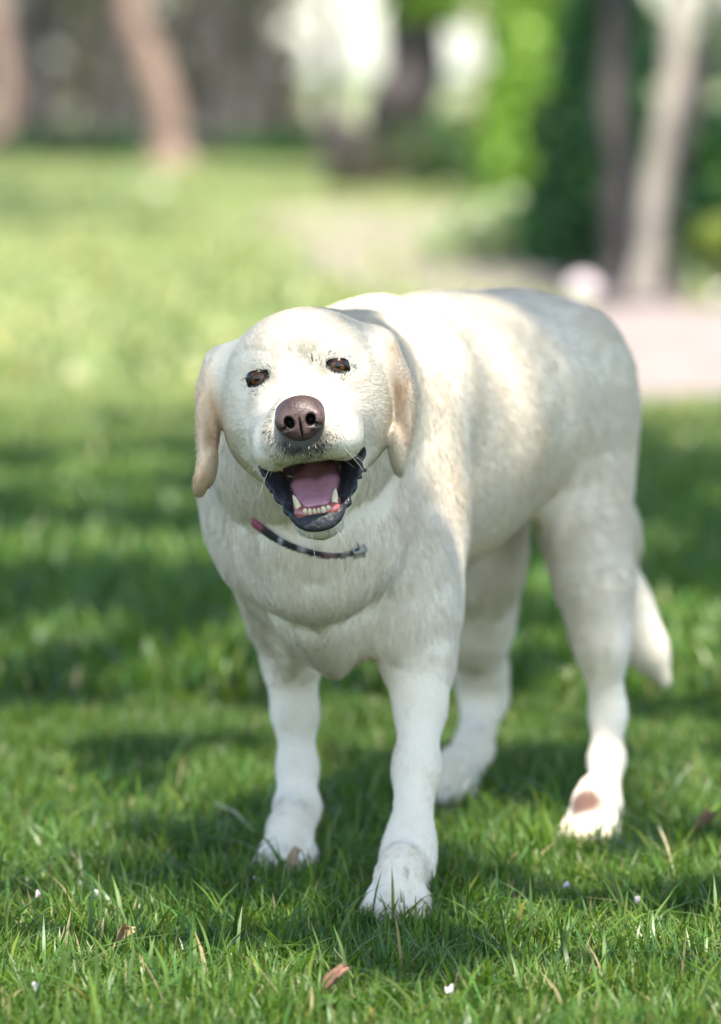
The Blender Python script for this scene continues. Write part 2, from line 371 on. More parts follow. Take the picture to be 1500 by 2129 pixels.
# pale leaning trunk with darker stems
b = gp(1338, 622)
tree("leaning_pale_tree", "pale leaning trunk with dark side stems at the right", [([b, rel(b, 0.03, 0, 0.35), rel(b, 0.10, 0, 0.75), rel(b, 0.16, 0.05, 1.3), rel(b, 0.2, 0.1, 2.6), rel(b, 0.3, 0.1, 4.2)], 0.044, 0.052),
     ([rel(b, 0.22, 0.1, 2.4), rel(b, 0.9, 0.2, 3.4)], 0.04, 0.015), ([rel(b, 0.2, 0.1, 2.2), rel(b, 0.0, 0.1, 3.4)], 0.04, 0.015)],
     'pale', [(rel(b, 0.6, 0.1, 4.3), (1.0, 1.0, 0.6)), (rel(b, 1.2, 0.2, 3.6), (0.7, 0.8, 0.5))], 0.12, MIDG, 1500, 10)
b = gp(1300, 600)
tree("dark_stem_tree", "dark stemmed tree close behind the pale leaning trunk", [([b, rel(b, -0.02, 0, 0.35), rel(b, -0.05, 0, 0.7), rel(b, 0.0, 0.1, 1.8), rel(b, 0.1, 0.1, 3.4)], 0.075, 0.03), ([rel(b, 0.10, 0.1, 0), rel(b, 0.17, 0.1, 0.4), rel(b, 0.30, 0.1, 0.9), rel(b, 0.55, 0.1, 2.4)], 0.06, 0.03)],
     'dark', [(rel(b, 0.24, 0.25, 0.35), (0.14, 0.14, 0.22)), (rel(b, 0.0, 0.35, 0.5), (0.12, 0.14, 0.3)), (rel(b, 0.36, 0.3, 0.65), (0.14, 0.14, 0.25)), (rel(b, 0.5, 0.2, 3.5), (0.8, 0.8, 0.5)), (rel(b, 0.9, 0.2, 2.8), (0.6, 0.7, 0.4))], 0.09, DARKG + MIDG, 2300, 12)
b = gp(1490, 615)
tree("lime_bush", "round lime green bush at the right edge of the picture", [([rel(b, dx, 0, 0), rel(b, dx * 2, 0, 0.22)], 0.012, 0.006) for dx in (-0.03, 0.02, 0.06)], 'dark', [(rel(b, 0.02, 0, 0.20), (0.10, 0.12, 0.07)), (rel(b, 0.12, 0, 0.22), (0.12, 0.12, 0.09))], 0.05, YELG, 700, 13, "bush")
b = gp(1040, 548)
tree("pale_mound_plant", "pale green mound of low leaves behind the dog's back", [([rel(b, dx, 0, 0), rel(b, dx * 2, 0, 0.12)], 0.012, 0.006) for dx in (-0.08, 0.0, 0.08)], 'brown', [(rel(b, x, 0.1, z), (0.13, 0.2, 0.09)) for x, z in ((-0.22, 0.08), (-0.08, 0.15), (0.06, 0.20), (0.18, 0.14), (0.0, 0.08), (0.25, 0.07))], 0.06, [(0.27, 0.34, 0.17), (0.36, 0.36, 0.25), (0.20, 0.30, 0.13)], 1100, 14, "plant")
# slim dark trunks in the wood on the left
for i, (px, Y, r, lab) in enumerate([(75, 47, 0.12, "slim dark trunk just right of the leftmost brown trunk"), (235, 49, 0.14, "slim dark trunk just left of the leaning brown trunk"), (445, 46, 0.13, "slim dark trunk right of the leaning brown trunk"), (545, 50, 0.13, "slim dark trunk at the left edge of the bright gap")]):
    b = np.array([(px - CX) / FPX * Y, Y, 0.0])
    tree("slim_tree", lab, [([b, rel(b, 0.03, 0, 0.8), rel(b, -0.06, 0, 2.0), rel(b, 0.1, 0, 4.2)], r, r * 0.5), ([rel(b, -0.03, 0, 1.0), rel(b, 0.4, 0, 1.6)], 0.05, 0.02)], 'dark', [(rel(b, 0.1, 0, 4.2), (0.9, 0.9, 0.6)), (rel(b, 0.4, 0, 1.7), (0.35, 0.3, 0.25))], 0.14, OLIVE, 500, 300 + i)
b = gp(1470, 560)
tree("dark_shrub", "dark green shrub behind the lime bush at the right edge", [([rel(b, dx, 0, 0), rel(b, dx * 1.5, 0, 0.7)], 0.02, 0.008) for dx in (-0.08, 0, 0.1)], 'dark', [(rel(b, x, 0, z), (0.14, 0.18, 0.16)) for x, z in ((-0.05, 0.2), (0.08, 0.3), (0.2, 0.22), (0.02, 0.5), (0.16, 0.55), (0.3, 0.45))], 0.08, DARKG + MIDG, 1500, 31, "bush")
# hedge line and trees on the horizon
for i, (px, Y, h, lab) in enumerate([(560, 170, 0.75, "far low hedge on the horizon at the left of the gap"), (900, 190, 0.7, "far low hedge on the horizon in the middle"), (1180, 140, 3.0, "far tree clump on the horizon behind the weeping tree"), (1330, 130, 3.4, "far tree clump on the horizon behind the pale leaning trunk"), (1560, 120, 3.0, "far tree clump on the horizon at the right edge")]):
    b = np.array([(px - CX) / FPX * Y, Y, 0.0]); rng = np.random.default_rng(200 + i)
    tree("far_hedge" if i < 2 else "far_tree", lab, [([rel(b, dx, 0, 0), rel(b, dx, 0, h * 0.7)], 0.12, 0.05) for dx in (-1.2, 0, 1.2)], 'grey',
         [(rel(b, rng.uniform(-1.6, 1.6), rng.uniform(-.5, .5), h * rng.uniform(.25, .85)), (0.9, 0.8, h * 0.28)) for _ in range(9)], 0.28, MIDG, 900, 210 + i, "hedge" if i < 2 else "tree")

# a lawn tree out of the frame on the left; its shadow crosses the open lawn
b = np.array([-4.6, 21.5, 0.0])
tree("lawn_tree", "leafy tree on the open lawn, outside the picture at the left", [([b, rel(b, 0.05, 0, 1.5), rel(b, 0.3, 0.2, 3.2), rel(b, 0.6, 0.5, 5.5)], 0.22, 0.07), ([rel(b, 0.3, 0.2, 3.0), rel(b, 1.6, 0.6, 4.4), rel(b, 3.4, 0.8, 5.0)], 0.10, 0.02), ([rel(b, 0.3, 0.2, 3.1), rel(b, 1.2, 2.6, 4.6), rel(b, 2.2, 5.0, 5.0), rel(b, 1.4, 8.6, 4.8)], 0.10, 0.02), ([rel(b, 0.3, 0.2, 3.1), rel(b, -0.8, 1.6, 4.6)], 0.08, 0.02)],
     'grey', [(rel(b, 0.6, 0.6, 5.4), (1.8, 1.6, 0.9)), (rel(b, 2.4, 0.8, 4.9), (1.3, 1.1, 0.6)), (rel(b, 3.5, 1.0, 5.0), (0.9, 0.9, 0.45)), (rel(b, 1.5, 3.2, 4.9), (1.5, 1.5, 0.7)), (rel(b, 2.6, 5.2, 5.0), (1.3, 1.3, 0.5)), (rel(b, -0.8, 2.0, 4.9), (1.3, 1.3, 0.7)), (rel(b, 1.6, 7.4, 4.8), (1.5, 1.3, 0.6)), (rel(b, 3.0, 8.6, 4.6), (1.0, 1.0, 0.4)), (rel(b, 0.6, 10.0, 4.6), (1.4, 1.3, 0.5))], 0.26, MIDG, 8000, 33)
# ------------------------------------------------------------------ shade tree over the lawn: its leaves cast the dappled light
def shadow_of(p):
    p = np.asarray(p, float); return (p - SUN * (p[..., 2:3] / SUN[2]))[..., :2]
LIT = []          # (x, y, rx, ry): gaps in the crown, by where their light falls on the level lawn
def lit_ground(px, py, rx, ry):
    c = ground_at(px, py); e = ground_at(px + rx, py); q0 = ground_at(px, py - ry); q1 = ground_at(px, py + ry)
    LIT.append((c[0], c[1], abs(e[0] - c[0]), max(0.02, (q0[1] - q1[1]) / 2)))
def lit_point(px, py, Y, r):
    g = shadow_of(at(px, py, Y)); LIT.append((g[0], g[1], r, r))
for a in [(1085, 1740, 105, 60), (1010, 1790, 60, 30), (40, 1790, 90, 55), (20, 1560, 50, 40), (60, 1600, 40, 30), (250, 1910, 120, 28), (380, 1440, 75, 35), (160, 1335, 55, 25), (740, 1520, 75, 30),
          (60, 1165, 85, 28), (160, 1160, 50, 25), (700, 1400, 40, 20), (1090, 1240, 60, 25), (1450, 1420, 60, 35), (1400, 1560, 50, 30), (560, 1330, 50, 20), (1200, 1960, 70, 22), (500, 1900, 50, 18), (1460, 1830, 60, 20),
          (250, 1000, 90, 18), (100, 940, 150, 16), (420, 1180, 40, 18), (60, 2060, 210, 60), (300, 2080, 200, 55), (1330, 2080, 220, 60), (1480, 2020, 110, 60), (1150, 2050, 60, 20), (40, 1680, 60, 30), (1420, 1700, 60, 25), (480, 2110, 90, 18), (160, 1960, 80, 18), (1000, 1930, 40, 12), (660, 1630, 40, 14), (450, 1620, 40, 16), (150, 2150, 260, 50), (1360, 2150, 240, 50), (700, 2160, 220, 30)]:
    lit_ground(*a)
for a in [(560, 720, 4.36, 0.075), (640, 700, 4.36, 0.085), (720, 720, 4.37, 0.075), (600, 800, 4.28, 0.070), (520, 830, 4.33, 0.06), (640, 830, 4.23, 0.06), (430, 790, 4.37, 0.04), (820, 790, 4.37, 0.035),
          (800, 660, 4.66, 0.09), (870, 690, 4.72, 0.10), (950, 700, 4.79, 0.085), (1020, 750, 4.84, 0.05), (1080, 1000, 4.90, 0.03), (1000, 800, 4.84, 0.025), (1140, 850, 4.94, 0.040), (1110, 900, 4.92, 0.03), (1215, 1040, 4.96, 0.045), (1200, 1110, 4.96, 0.04), (1260, 1190, 4.99, 0.04),
          (1262, 1520, 5.03, 0.035), (1258, 1600, 5.0, 0.035), (1240, 1680, 4.97, 0.04), (1245, 1280, 5.02, 0.03), (1250, 1360, 5.03, 0.03), (1256, 1440, 5.05, 0.03)]:
    lit_point(*a)
_r = random.Random(14)
for _ in range(95):                                   # stray gaps
    y_ = 3.9 + 6.6 * _r.random() ** 1.3; x_ = _r.uniform(-0.085 * y_ - 0.5, 0.085 * y_ + 0.5); r_ = _r.uniform(0.012, 0.055) * (0.7 + y_ / 8)
    LIT.append((x_, y_, r_, r_ * _r.uniform(0.8, 1.8)))
LIT = np.array(LIT)
SHADE = [(870, 1420, 4.55, 0.03), (866, 1560, 4.53, 0.03), (855, 1700, 4.48, 0.03), (838, 1850, 4.41, 0.035), (800, 1120, 4.55, 0.04), (880, 1200, 4.57, 0.04), (610, 1500, 4.73, 0.03), (610, 1700, 4.71, 0.03)]  # spots where extra leaves are added to shade legs and shoulder
def shade_tree():
    rng = np.random.default_rng(77)
    n = 92000
    g = np.stack([rng.uniform(-2.6, 3.0, n), rng.uniform(2.3, 11.2, n)], 1)
    # uneven crown: edges wander, a few open places
    edge = 10.6 + 0.5 * value_noise(g[:, 0], g[:, 1] * 0.3, 2.2, 51)
    keep = g[:, 1] < edge
    dens = 1.0 + 0.45 * value_noise(g[:, 0], g[:, 1], 3.2, 52)
    near = sstep_(4.35, 3.7, g[:, 1])
    keep &= rng.random(n) < np.clip(dens, 0.15, 1.0) * (1 - 0.45 * near)
    z = 3.3 + 1.5 * rng.random(n)
    k = np.zeros(n)
    for x, y, rx, ry in LIT:
        k = np.maximum(k, 1.25 - np.hypot((g[:, 0] - x) / (rx * 1.15 + 0.058), (g[:, 1] - y) / (ry * 1.15 + 0.058)))
    keep &= k < 0.25
    g, z = g[keep], z[keep]
    ex = []
    for px, py, Y, r in SHADE:
        c = shadow_of(at(px, py, Y)); m = int(26 * (r / 0.03) ** 2)
        a = rng.uniform(0, 6.28, m); q = r * np.sqrt(rng.random(m)); ex.append(c + np.stack([np.cos(a) * q, np.sin(a) * q], 1))
    ex = np.concatenate(ex); g = np.concatenate([g, ex]); z = np.concatenate([z, 3.3 + 1.5 * rng.random(len(ex))])
    # leaves added above the crown to thin the sun on head, shoulders and rump
    ex, ez = [], []
    for px, py, Y, r, lam in ((620, 760, 4.33, 0.19, 0.55), (880, 690, 4.75, 0.18, 0.25), (1120, 680, 5.02, 0.20, 0.8), (1010, 850, 4.88, 0.16, 0.2), (1258, 1560, 4.97, 0.08, 0.7)):
        c = shadow_of(at(px, py, Y)); m = int(lam * math.pi * r * r / 0.0016)
        a = rng.uniform(0, 6.28, m); q = r * np.sqrt(rng.random(m)); ex.append(c + np.stack([np.cos(a) * q, np.sin(a) * q], 1)); ez.append(rng.uniform(6.6, 8.6, m))
    g = np.concatenate([g] + ex); z = np.concatenate([z] + ez)
    C = np.concatenate([g, np.zeros((len(g), 1))], 1) + SUN * (z / SUN[2])[:, None]
    root = empty("shade_tree", (-3.2, 3.6, 0))
    tag(root, "broad leafy shade tree over the lawn, outside the picture at the left", "tree")
    st = [([(-3.2, 3.6, 0), (-3.15, 3.6, 1.2), (-3.0, 3.6, 2.6), (-2.4, 3.4, 3.4), (-1.2, 3.0, 3.9), (0.0, 2.5, 4.1)], 0.19, 0.03)]
    for (x, y) in [(-2.2, 1.2), (-1.0, 1.0), (0.3, 1.2), (1.4, 2.0), (1.9, 4.6), (1.2, 5.6), (0.2, 6.8), (-1.0, 7.6), (-2.0, 6.2), (0.8, 8.0), (1.8, 6.6), (-2.4, 4.8)]:
        st.append(([(-2.7, 3.52, 3.0), (-2.7 + (x + 2.7) * 0.5, 3.55 + (y - 3.55) * 0.5, 3.7), (x, y, 4.2)], 0.06, 0.012))
    st.append(([(-3.0, 3.6, 2.6), (-2.4, 3.0, 4.6), (-1.2, 2.2, 6.6), (0.6, 1.4, 7.6)], 0.10, 0.02))
    for i, (p, a, b_) in enumerate(st):
        tv, tf = limb(p, a, b_, 8, rng); nm = "branch" if i else "trunk"
        link_mesh(nm, np_mesh(nm, tv, tf), BARK['grey'], root)
    v, f, c = leaves(C, 0.125, MIDG + LIME[:1], rng, 0.4)
    link_mesh("crown", np_mesh("crown", v, f, False, c), M_LEAF, root)
    print("canopy leaves", len(C))
def sstep_(a, b, x):
    t = np.clip((x - a) / (b - a), 0, 1); return t * t * (3 - 2 * t)
shade_tree()

# ------------------------------------------------------------------ grass
def mat_grass():
    t = NT("grass_blade")
    col = t.n('ShaderNodeAttribute', {'attribute_name': 'tint'}).outputs['Color']
    p = t.n('ShaderNodeBsdfPrincipled', None, Base_Color=col, Roughness=0.42)
    p.inputs['Specular IOR Level'].default_value = 0.45
    tr = t.n('ShaderNodeBsdfTranslucent', None, Color=t.mix(1.0, col, (1.35, 1.45, 0.7), 'MULTIPLY'))
    return t.done(t.n('ShaderNodeMixShader', None, i0=0.40, i1=p, i2=tr))

def grass_arrays(x, y, h, w, rng, bend=0.55, far=0.0):
    n = len(x); a = rng.uniform(0, 2 * np.pi, n)
    d = np.stack([np.cos(a), np.sin(a), np.zeros(n)], 1)
    b = a + rng.normal(size=n) * 0.5 + np.pi / 2
    s = np.stack([np.cos(b), np.sin(b), np.zeros(n)], 1)
    root = np.stack([x, y, np.zeros(n)], 1)
    bd = np.abs(rng.normal(size=n)) * bend + 0.08
    V = np.zeros((n, 8, 3))
    for i, (t, ww) in enumerate([(0.0, 0.8), (0.38, 1.0), (0.72, 0.78), (1.0, 0.08)]):
        c = root + d * (h * bd * t ** 1.8)[:, None]; c[:, 2] = h * t * (1 - 0.28 * np.minimum(bd, 1.6) * t) - 0.002
        V[:, i * 2] = c - s * (w * ww / 2)[:, None]; V[:, i * 2 + 1] = c + s * (w * ww / 2)[:, None]
    o = (np.arange(n) * 8)[:, None]
    F = np.stack([o + np.array([2 * i, 2 * i + 1, 2 * i + 3, 2 * i + 2]) for i in range(3)], 1).reshape(-1, 4)
    m = value_noise(x, y, 2.5, 61); dry = sstep_(8.0, 14.0, y)[:, None]       # open lawn: drier tint, raised paler to carry the sunlight on it
    base = (np.array([0.078, 0.142, 0.020])[None] * (1 - dry) + np.array([0.27, 0.31, 0.125])[None] * dry) * (1 + 0.18 * m)[:, None]
    k = rng.random((n, 1))
    col = base * (0.65 + 0.7 * rng.random((n, 1)))
    col = np.where(k < 0.16, col * np.array([1.5, 1.12, 1.15]), col)         # yellower
    col = np.where((k > 0.80) & (y[:, None] < 9), col * np.array([0.75, 0.95, 1.35]), col)      # bluer
    col = np.where((k > 0.985) | ((k > 0.972) & (y[:, None] < 6)), np.array([0.30, 0.24, 0.12]) * (0.7 + 0.6 * rng.random((n, 1))), col)   # dry
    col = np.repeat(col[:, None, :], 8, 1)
    col[:, :2] *= np.array([0.72, 0.72, 0.70])          # darker towards the root of each blade
    return V.reshape(-1, 3), F, col.reshape(-1, 3)

def scatter(x0, x1, y0, y1, n, rng): return rng.uniform(x0, x1, n), rng.uniform(y0, y1, n)
def paw_clear(x, y):
    ok = np.ones(len(x), bool)
    for px, Y, r in ((832, 4.41, 0.032), (602, 4.68, 0.028), (1240, 4.86, 0.030), (944, 5.09, 0.028)):
        cx = (px - CX) / FPX * Y; ok &= np.hypot(x - cx, y - Y) > r
    return ok
grng = np.random.default_rng(9)
gV, gF, gC, off = [], [], [], 0
def add_grass(x, y, h, w, bend=0.55):
    global off
    ok = paw_clear(x, y)
    for i, P in enumerate(PATCHES): ok &= ~in_poly(x, y, P) | (grng.random(len(x)) < (0, 0, 0, 0.10)[i])
    x, y, h, w = x[ok], y[ok], h[ok], w[ok]
    v, f, c = grass_arrays(x, y, h, w, grng, bend); gV.append(v); gF.append(f + off); gC.append(c); off += len(v)
# near lawn at true density
x, y = scatter(-1.05, 1.15, 3.3, 5.9, 262000, grng)
inview = np.abs(x) < 0.078 * y + 0.06
k = inview | (grng.random(len(x)) < 0.40); x, y = x[k], y[k]
tuft = 1 + 0.30 * value_noise(x, y, 14.0, 71) + 0.2 * value_noise(x, y, 45.0, 72)
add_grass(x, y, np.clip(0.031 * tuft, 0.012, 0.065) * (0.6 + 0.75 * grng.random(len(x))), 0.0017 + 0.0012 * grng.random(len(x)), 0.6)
# seams of longer blades
x, y = scatter(-0.5, 0.6, 3.8, 5.3, 2600, grng)
add_grass(x, y, 0.045 + 0.028 * grng.random(len(x)), 0.0028 + 0.0014 * grng.random(len(x)), 0.9)
x, y = scatter(-2.2, 2.4, 5.9, 11.8, 92000, grng)
k = np.abs(x) < 0.09 * y + 0.9; x, y = x[k], y[k]
add_grass(x, y, 0.05 * (0.6 + 0.8 * grng.random(len(x))), 0.006 + 0.004 * grng.random(len(x)))
x, y = scatter(-8, 8, 11.8, 46, 150000, grng)
k = (np.abs(x) < 0.085 * y + 1.0) | ((np.abs(x) < 0.14 * y + 2.5) & (grng.random(len(x)) < 0.5)); x, y = x[k], y[k]
add_grass(x, y, 0.06 * (0.6 + 0.8 * grng.random(len(x))), 0.016 + 0.014 * grng.random(len(x)))
gV, gF, gC = np.concatenate(gV), np.concatenate(gF), np.concatenate(gC)
def fast_mesh(name, V, F, C):
    me = bpy.data.meshes.new(name); n = len(F)
    me.vertices.add(len(V)); me.vertices.foreach_set("co", V.astype(np.float32).ravel())
    me.loops.add(n * 4); me.loops.foreach_set("vertex_index", F.astype(np.int32).ravel())
    me.polygons.add(n); me.polygons.foreach_set("loop_start", np.arange(0, n * 4, 4, dtype=np.int32)); me.polygons.foreach_set("loop_total", np.full(n, 4, np.int32))
    me.polygons.foreach_set("use_smooth", np.ones(n, bool))
    a = me.attributes.new("tint", 'FLOAT_COLOR', 'POINT')
    a.data.foreach_set("color", np.concatenate([C, np.ones((len(C), 1))], 1).astype(np.float32).ravel())
    me.update(calc_edges=True)
    return me
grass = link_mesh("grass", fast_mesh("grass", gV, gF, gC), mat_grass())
tag(grass, "short green lawn grass around the dog's paws", "grass", kind="stuff")
print("grass quads", len(gF))
# ------------------------------------------------------------------ implicit surfaces (for the dog)
def smin(a, b, k):
    h = np.clip(0.5 + 0.5 * (b - a) / k, 0, 1)
    return b + (a - b) * h - k * h * (1 - h)

def unit(v):
    v = np.asarray(v, float); return v / np.linalg.norm(v)

class Field:
    """smooth blend of ellipsoids and tapered limbs, meshed by surface nets on a rectilinear grid"""
    def __init__(self): self.p = []
    def _add(self, fn, lo, hi, k, op): self.p.append((fn, np.asarray(lo) - 0.05, np.asarray(hi) + 0.05, k, op))
    def ell(self, c, r, axes=None, k=0.03, op='add'):
        c = np.asarray(c, float); r = np.asarray(r, float)
        A = np.eye(3) if axes is None else np.asarray(axes, float)
        def fn(x, y, z):
            dx, dy, dz = x - c[0], y - c[1], z - c[2]
            q = [A[i, 0] * dx + A[i, 1] * dy + A[i, 2] * dz for i in range(3)]
            k0 = np.sqrt(sum((q[i] / r[i]) ** 2 for i in range(3))) + 1e-9
            k1 = np.sqrt(sum((q[i] / r[i] ** 2) ** 2 for i in range(3))) + 1e-9
            return k0 * (k0 - 1) / k1
        m = np.sqrt(((A.T * r) ** 2).sum(1))
        self._add(fn, c - m, c + m, k, op)
    def cone(self, a, b, ra, rb, k=0.03, op='add', flat=None, s=1.0):
        a = np.asarray(a, float); b = np.asarray(b, float); ba = b - a; L2 = max(ba @ ba, 1e-12)
        n = None if flat is None else unit(flat)
        def fn(x, y, z):
            dx, dy, dz = x - a[0], y - a[1], z - a[2]
            h = np.clip((dx * ba[0] + dy * ba[1] + dz * ba[2]) / L2, 0, 1)
            ex, ey, ez = dx - h * ba[0], dy - h * ba[1], dz - h * ba[2]
            if n is not None:
                w = (ex * n[0] + ey * n[1] + ez * n[2]) * (1 / s - 1)
                ex, ey, ez = ex + w * n[0], ey + w * n[1], ez + w * n[2]
            return (np.sqrt(ex * ex + ey * ey + ez * ez) - (ra + (rb - ra) * h)) * min(1.0, s)
        R = max(ra, rb) * max(1, s)
        self._add(fn, np.minimum(a, b) - R, np.maximum(a, b) + R, k, op)
    def chain(self, pts, rad, k=0.02, **kw):
        for i in range(len(pts) - 1): self.cone(pts[i], pts[i + 1], rad[i], rad[i + 1], k, **kw)
    def _apply(self, F, d, k, op):
        return smin(F, d, k) if op == 'add' else -smin(-F, d, k)
    def grid(self, xs, ys, zs):
        F = np.full((len(xs), len(ys), len(zs)), 1.0, np.float32)
        for fn, lo, hi, k, op in self.p:
            i0, i1 = np.searchsorted(xs, [lo[0], hi[0]]); j0, j1 = np.searchsorted(ys, [lo[1], hi[1]]); k0, k1 = np.searchsorted(zs, [lo[2], hi[2]])
            if i1 <= i0 or j1 <= j0 or k1 <= k0: continue
            d = fn(xs[i0:i1, None, None], ys[None, j0:j1, None], zs[None, None, k0:k1]).astype(np.float32)
            F[i0:i1, j0:j1, k0:k1] = self._apply(F[i0:i1, j0:j1, k0:k1], d, k, op)
        return F
    def at(self, P):
        F = np.full(len(P), 1.0)
        for fn, lo, hi, k, op in self.p:
            m = np.all((P > lo) & (P < hi), axis=1)
            if not m.any(): continue
            q = P[m]; F[m] = self._apply(F[m], fn(q[:, 0], q[:, 1], q[:, 2]), k, op)
        return F
    def grad(self, P, e=0.0008):
        g = np.stack([self.at(P + np.eye(3)[i] * e) - self.at(P - np.eye(3)[i] * e) for i in range(3)], 1) / (2 * e)
        return g
    def mesh(self, xs, ys, zs, project=3):
        F = self.grid(xs, ys, zs); S = F < 0
        nx, ny, nz = F.shape
        c = S[:-1, :-1, :-1].astype(np.int8)
        tot = np.zeros((nx - 1, ny - 1, nz - 1), np.int8)
        for a in (0, 1):
            for b in (0, 1):
                for d in (0, 1): tot += S[a:nx - 1 + a, b:ny - 1 + b, d:nz - 1 + d]
        act = (tot > 0) & (tot < 8)
        I, J, K = np.nonzero(act)
        idx = np.full(act.shape, -1, np.int64); idx[I, J, K] = np.arange(len(I))
        acc = np.zeros((len(I), 3)); cnt = np.zeros(len(I))
        X = [xs, ys, zs]
        corners = [(a, b, d) for a in (0, 1) for b in (0, 1) for d in (0, 1)]
        for ca in corners:
            for ax in range(3):
                if ca[ax]: continue
                cb = list(ca); cb[ax] = 1
                fa = F[I + ca[0], J + ca[1], K + ca[2]]; fb = F[I + cb[0], J + cb[1], K + cb[2]]
                m = (fa < 0) != (fb < 0)
                t = np.where(m, fa / np.where(m, fa - fb, 1), 0)
                base = [xs[I + ca[0]], ys[J + ca[1]], zs[K + ca[2]]]
                ends = [xs[I + cb[0]], ys[J + cb[1]], zs[K + cb[2]]]
                for q in range(3): acc[:, q] += np.where(m, base[q] + t * (ends[q] - base[q]), 0)
                cnt += m
        V = acc / cnt[:, None]
        faces = []
        for ax in range(3):
            o1, o2 = [(1, 2), (2, 0), (0, 1)][ax]
            sl_a = [slice(None)] * 3; sl_b = [slice(None)] * 3
            sl_a[ax] = slice(0, -1); sl_b[ax] = slice(1, None)
            A, B = S[tuple(sl_a)], S[tuple(sl_b)]
            cr = np.argwhere(A != B)
            lim = [nx - 1, ny - 1, nz - 1]
            ok = (cr[:, o1] > 0) & (cr[:, o1] < lim[o1]) & (cr[:, o2] > 0) & (cr[:, o2] < lim[o2])
            cr = cr[ok]; out = A[tuple(cr.T)]
            def cell(d1, d2):
                q = cr.copy(); q[:, o1] -= d1; q[:, o2] -= d2; return idx[tuple(q.T)]
            quad = np.stack([cell(1, 1), cell(0, 1), cell(0, 0), cell(1, 0)], 1)
            quad[~out] = quad[~out][:, ::-1]
            faces.append(quad)
        Q = np.concatenate(faces)
        for it in range(project):
            if it < project - 1:                       # relax a little, then pull back on to the surface
                N = np.zeros_like(V); w = np.zeros(len(V))
                for a in range(4):
                    b = (a + 1) % 4
                    np.add.at(N, Q[:, a], V[Q[:, b]]); np.add.at(w, Q[:, a], 1)
                    np.add.at(N, Q[:, b], V[Q[:, a]]); np.add.at(w, Q[:, b], 1)
                V = 0.5 * V + 0.5 * N / w[:, None]
            f = self.at(V); g = self.grad(V); g2 = np.maximum((g * g).sum(1), 0.05)
            step = np.clip(f / g2, -0.004, 0.004)
            V = V - g * step[:, None]
        return V, Q

def axis_samples(lo, hi, step, fine=()):
    """coordinates from lo to hi: 'step' apart, finer inside each (lo, hi, step) of fine"""
    out = [lo]
    while out[-1] < hi:
        s = step
        for a, b, st in fine:
            d = max(a - out[-1], out[-1] - b, 0)
            s = min(s, st + d * 0.35)
        out.append(out[-1] + s)
    return np.array(out)

# ------------------------------------------------------------------ the dog: skeleton in place
# head frame: x to the right of the picture, y towards where it looks, z up; origin midway between the eyes
HO = at(621, 771, 4.315)
h_f = unit([-0.035, -1.0, 0.0]); h_u = np.array([-0.156, 0, 0.988])
h_u = unit(h_u - h_f * (h_u @ h_f)); h_r = unit([1, 0, 0]); h_r = unit(np.array([0.988, 0, 0.156]) - h_f * (0.988 * h_f[0]))
HR = np.stack([h_r, h_f, h_u], 1)                     # local -> world
def H(x, y, z): return HO + HR @ np.array([x, y, z], float)
def to_head(P): return (np.asarray(P) - HO) @ HR
def hrot(pitch=0.0, yaw=0.0, roll=0.0):
    """axes (rows, world) of an ellipsoid turned in the head frame"""
    cp, sp, cy, sy, cr, sr = math.cos(pitch), math.sin(pitch), math.cos(yaw), math.sin(yaw), math.cos(roll), math.sin(roll)
    Rx = np.array([[1, 0, 0], [0, cp, -sp], [0, sp, cp]]); Rz = np.array([[cy, -sy, 0], [sy, cy, 0], [0, 0, 1]]); Ry = np.array([[cr, 0, sr], [0, 1, 0], [-sr, 0, cr]])
    return (HR @ (Rz @ Rx @ Ry)).T

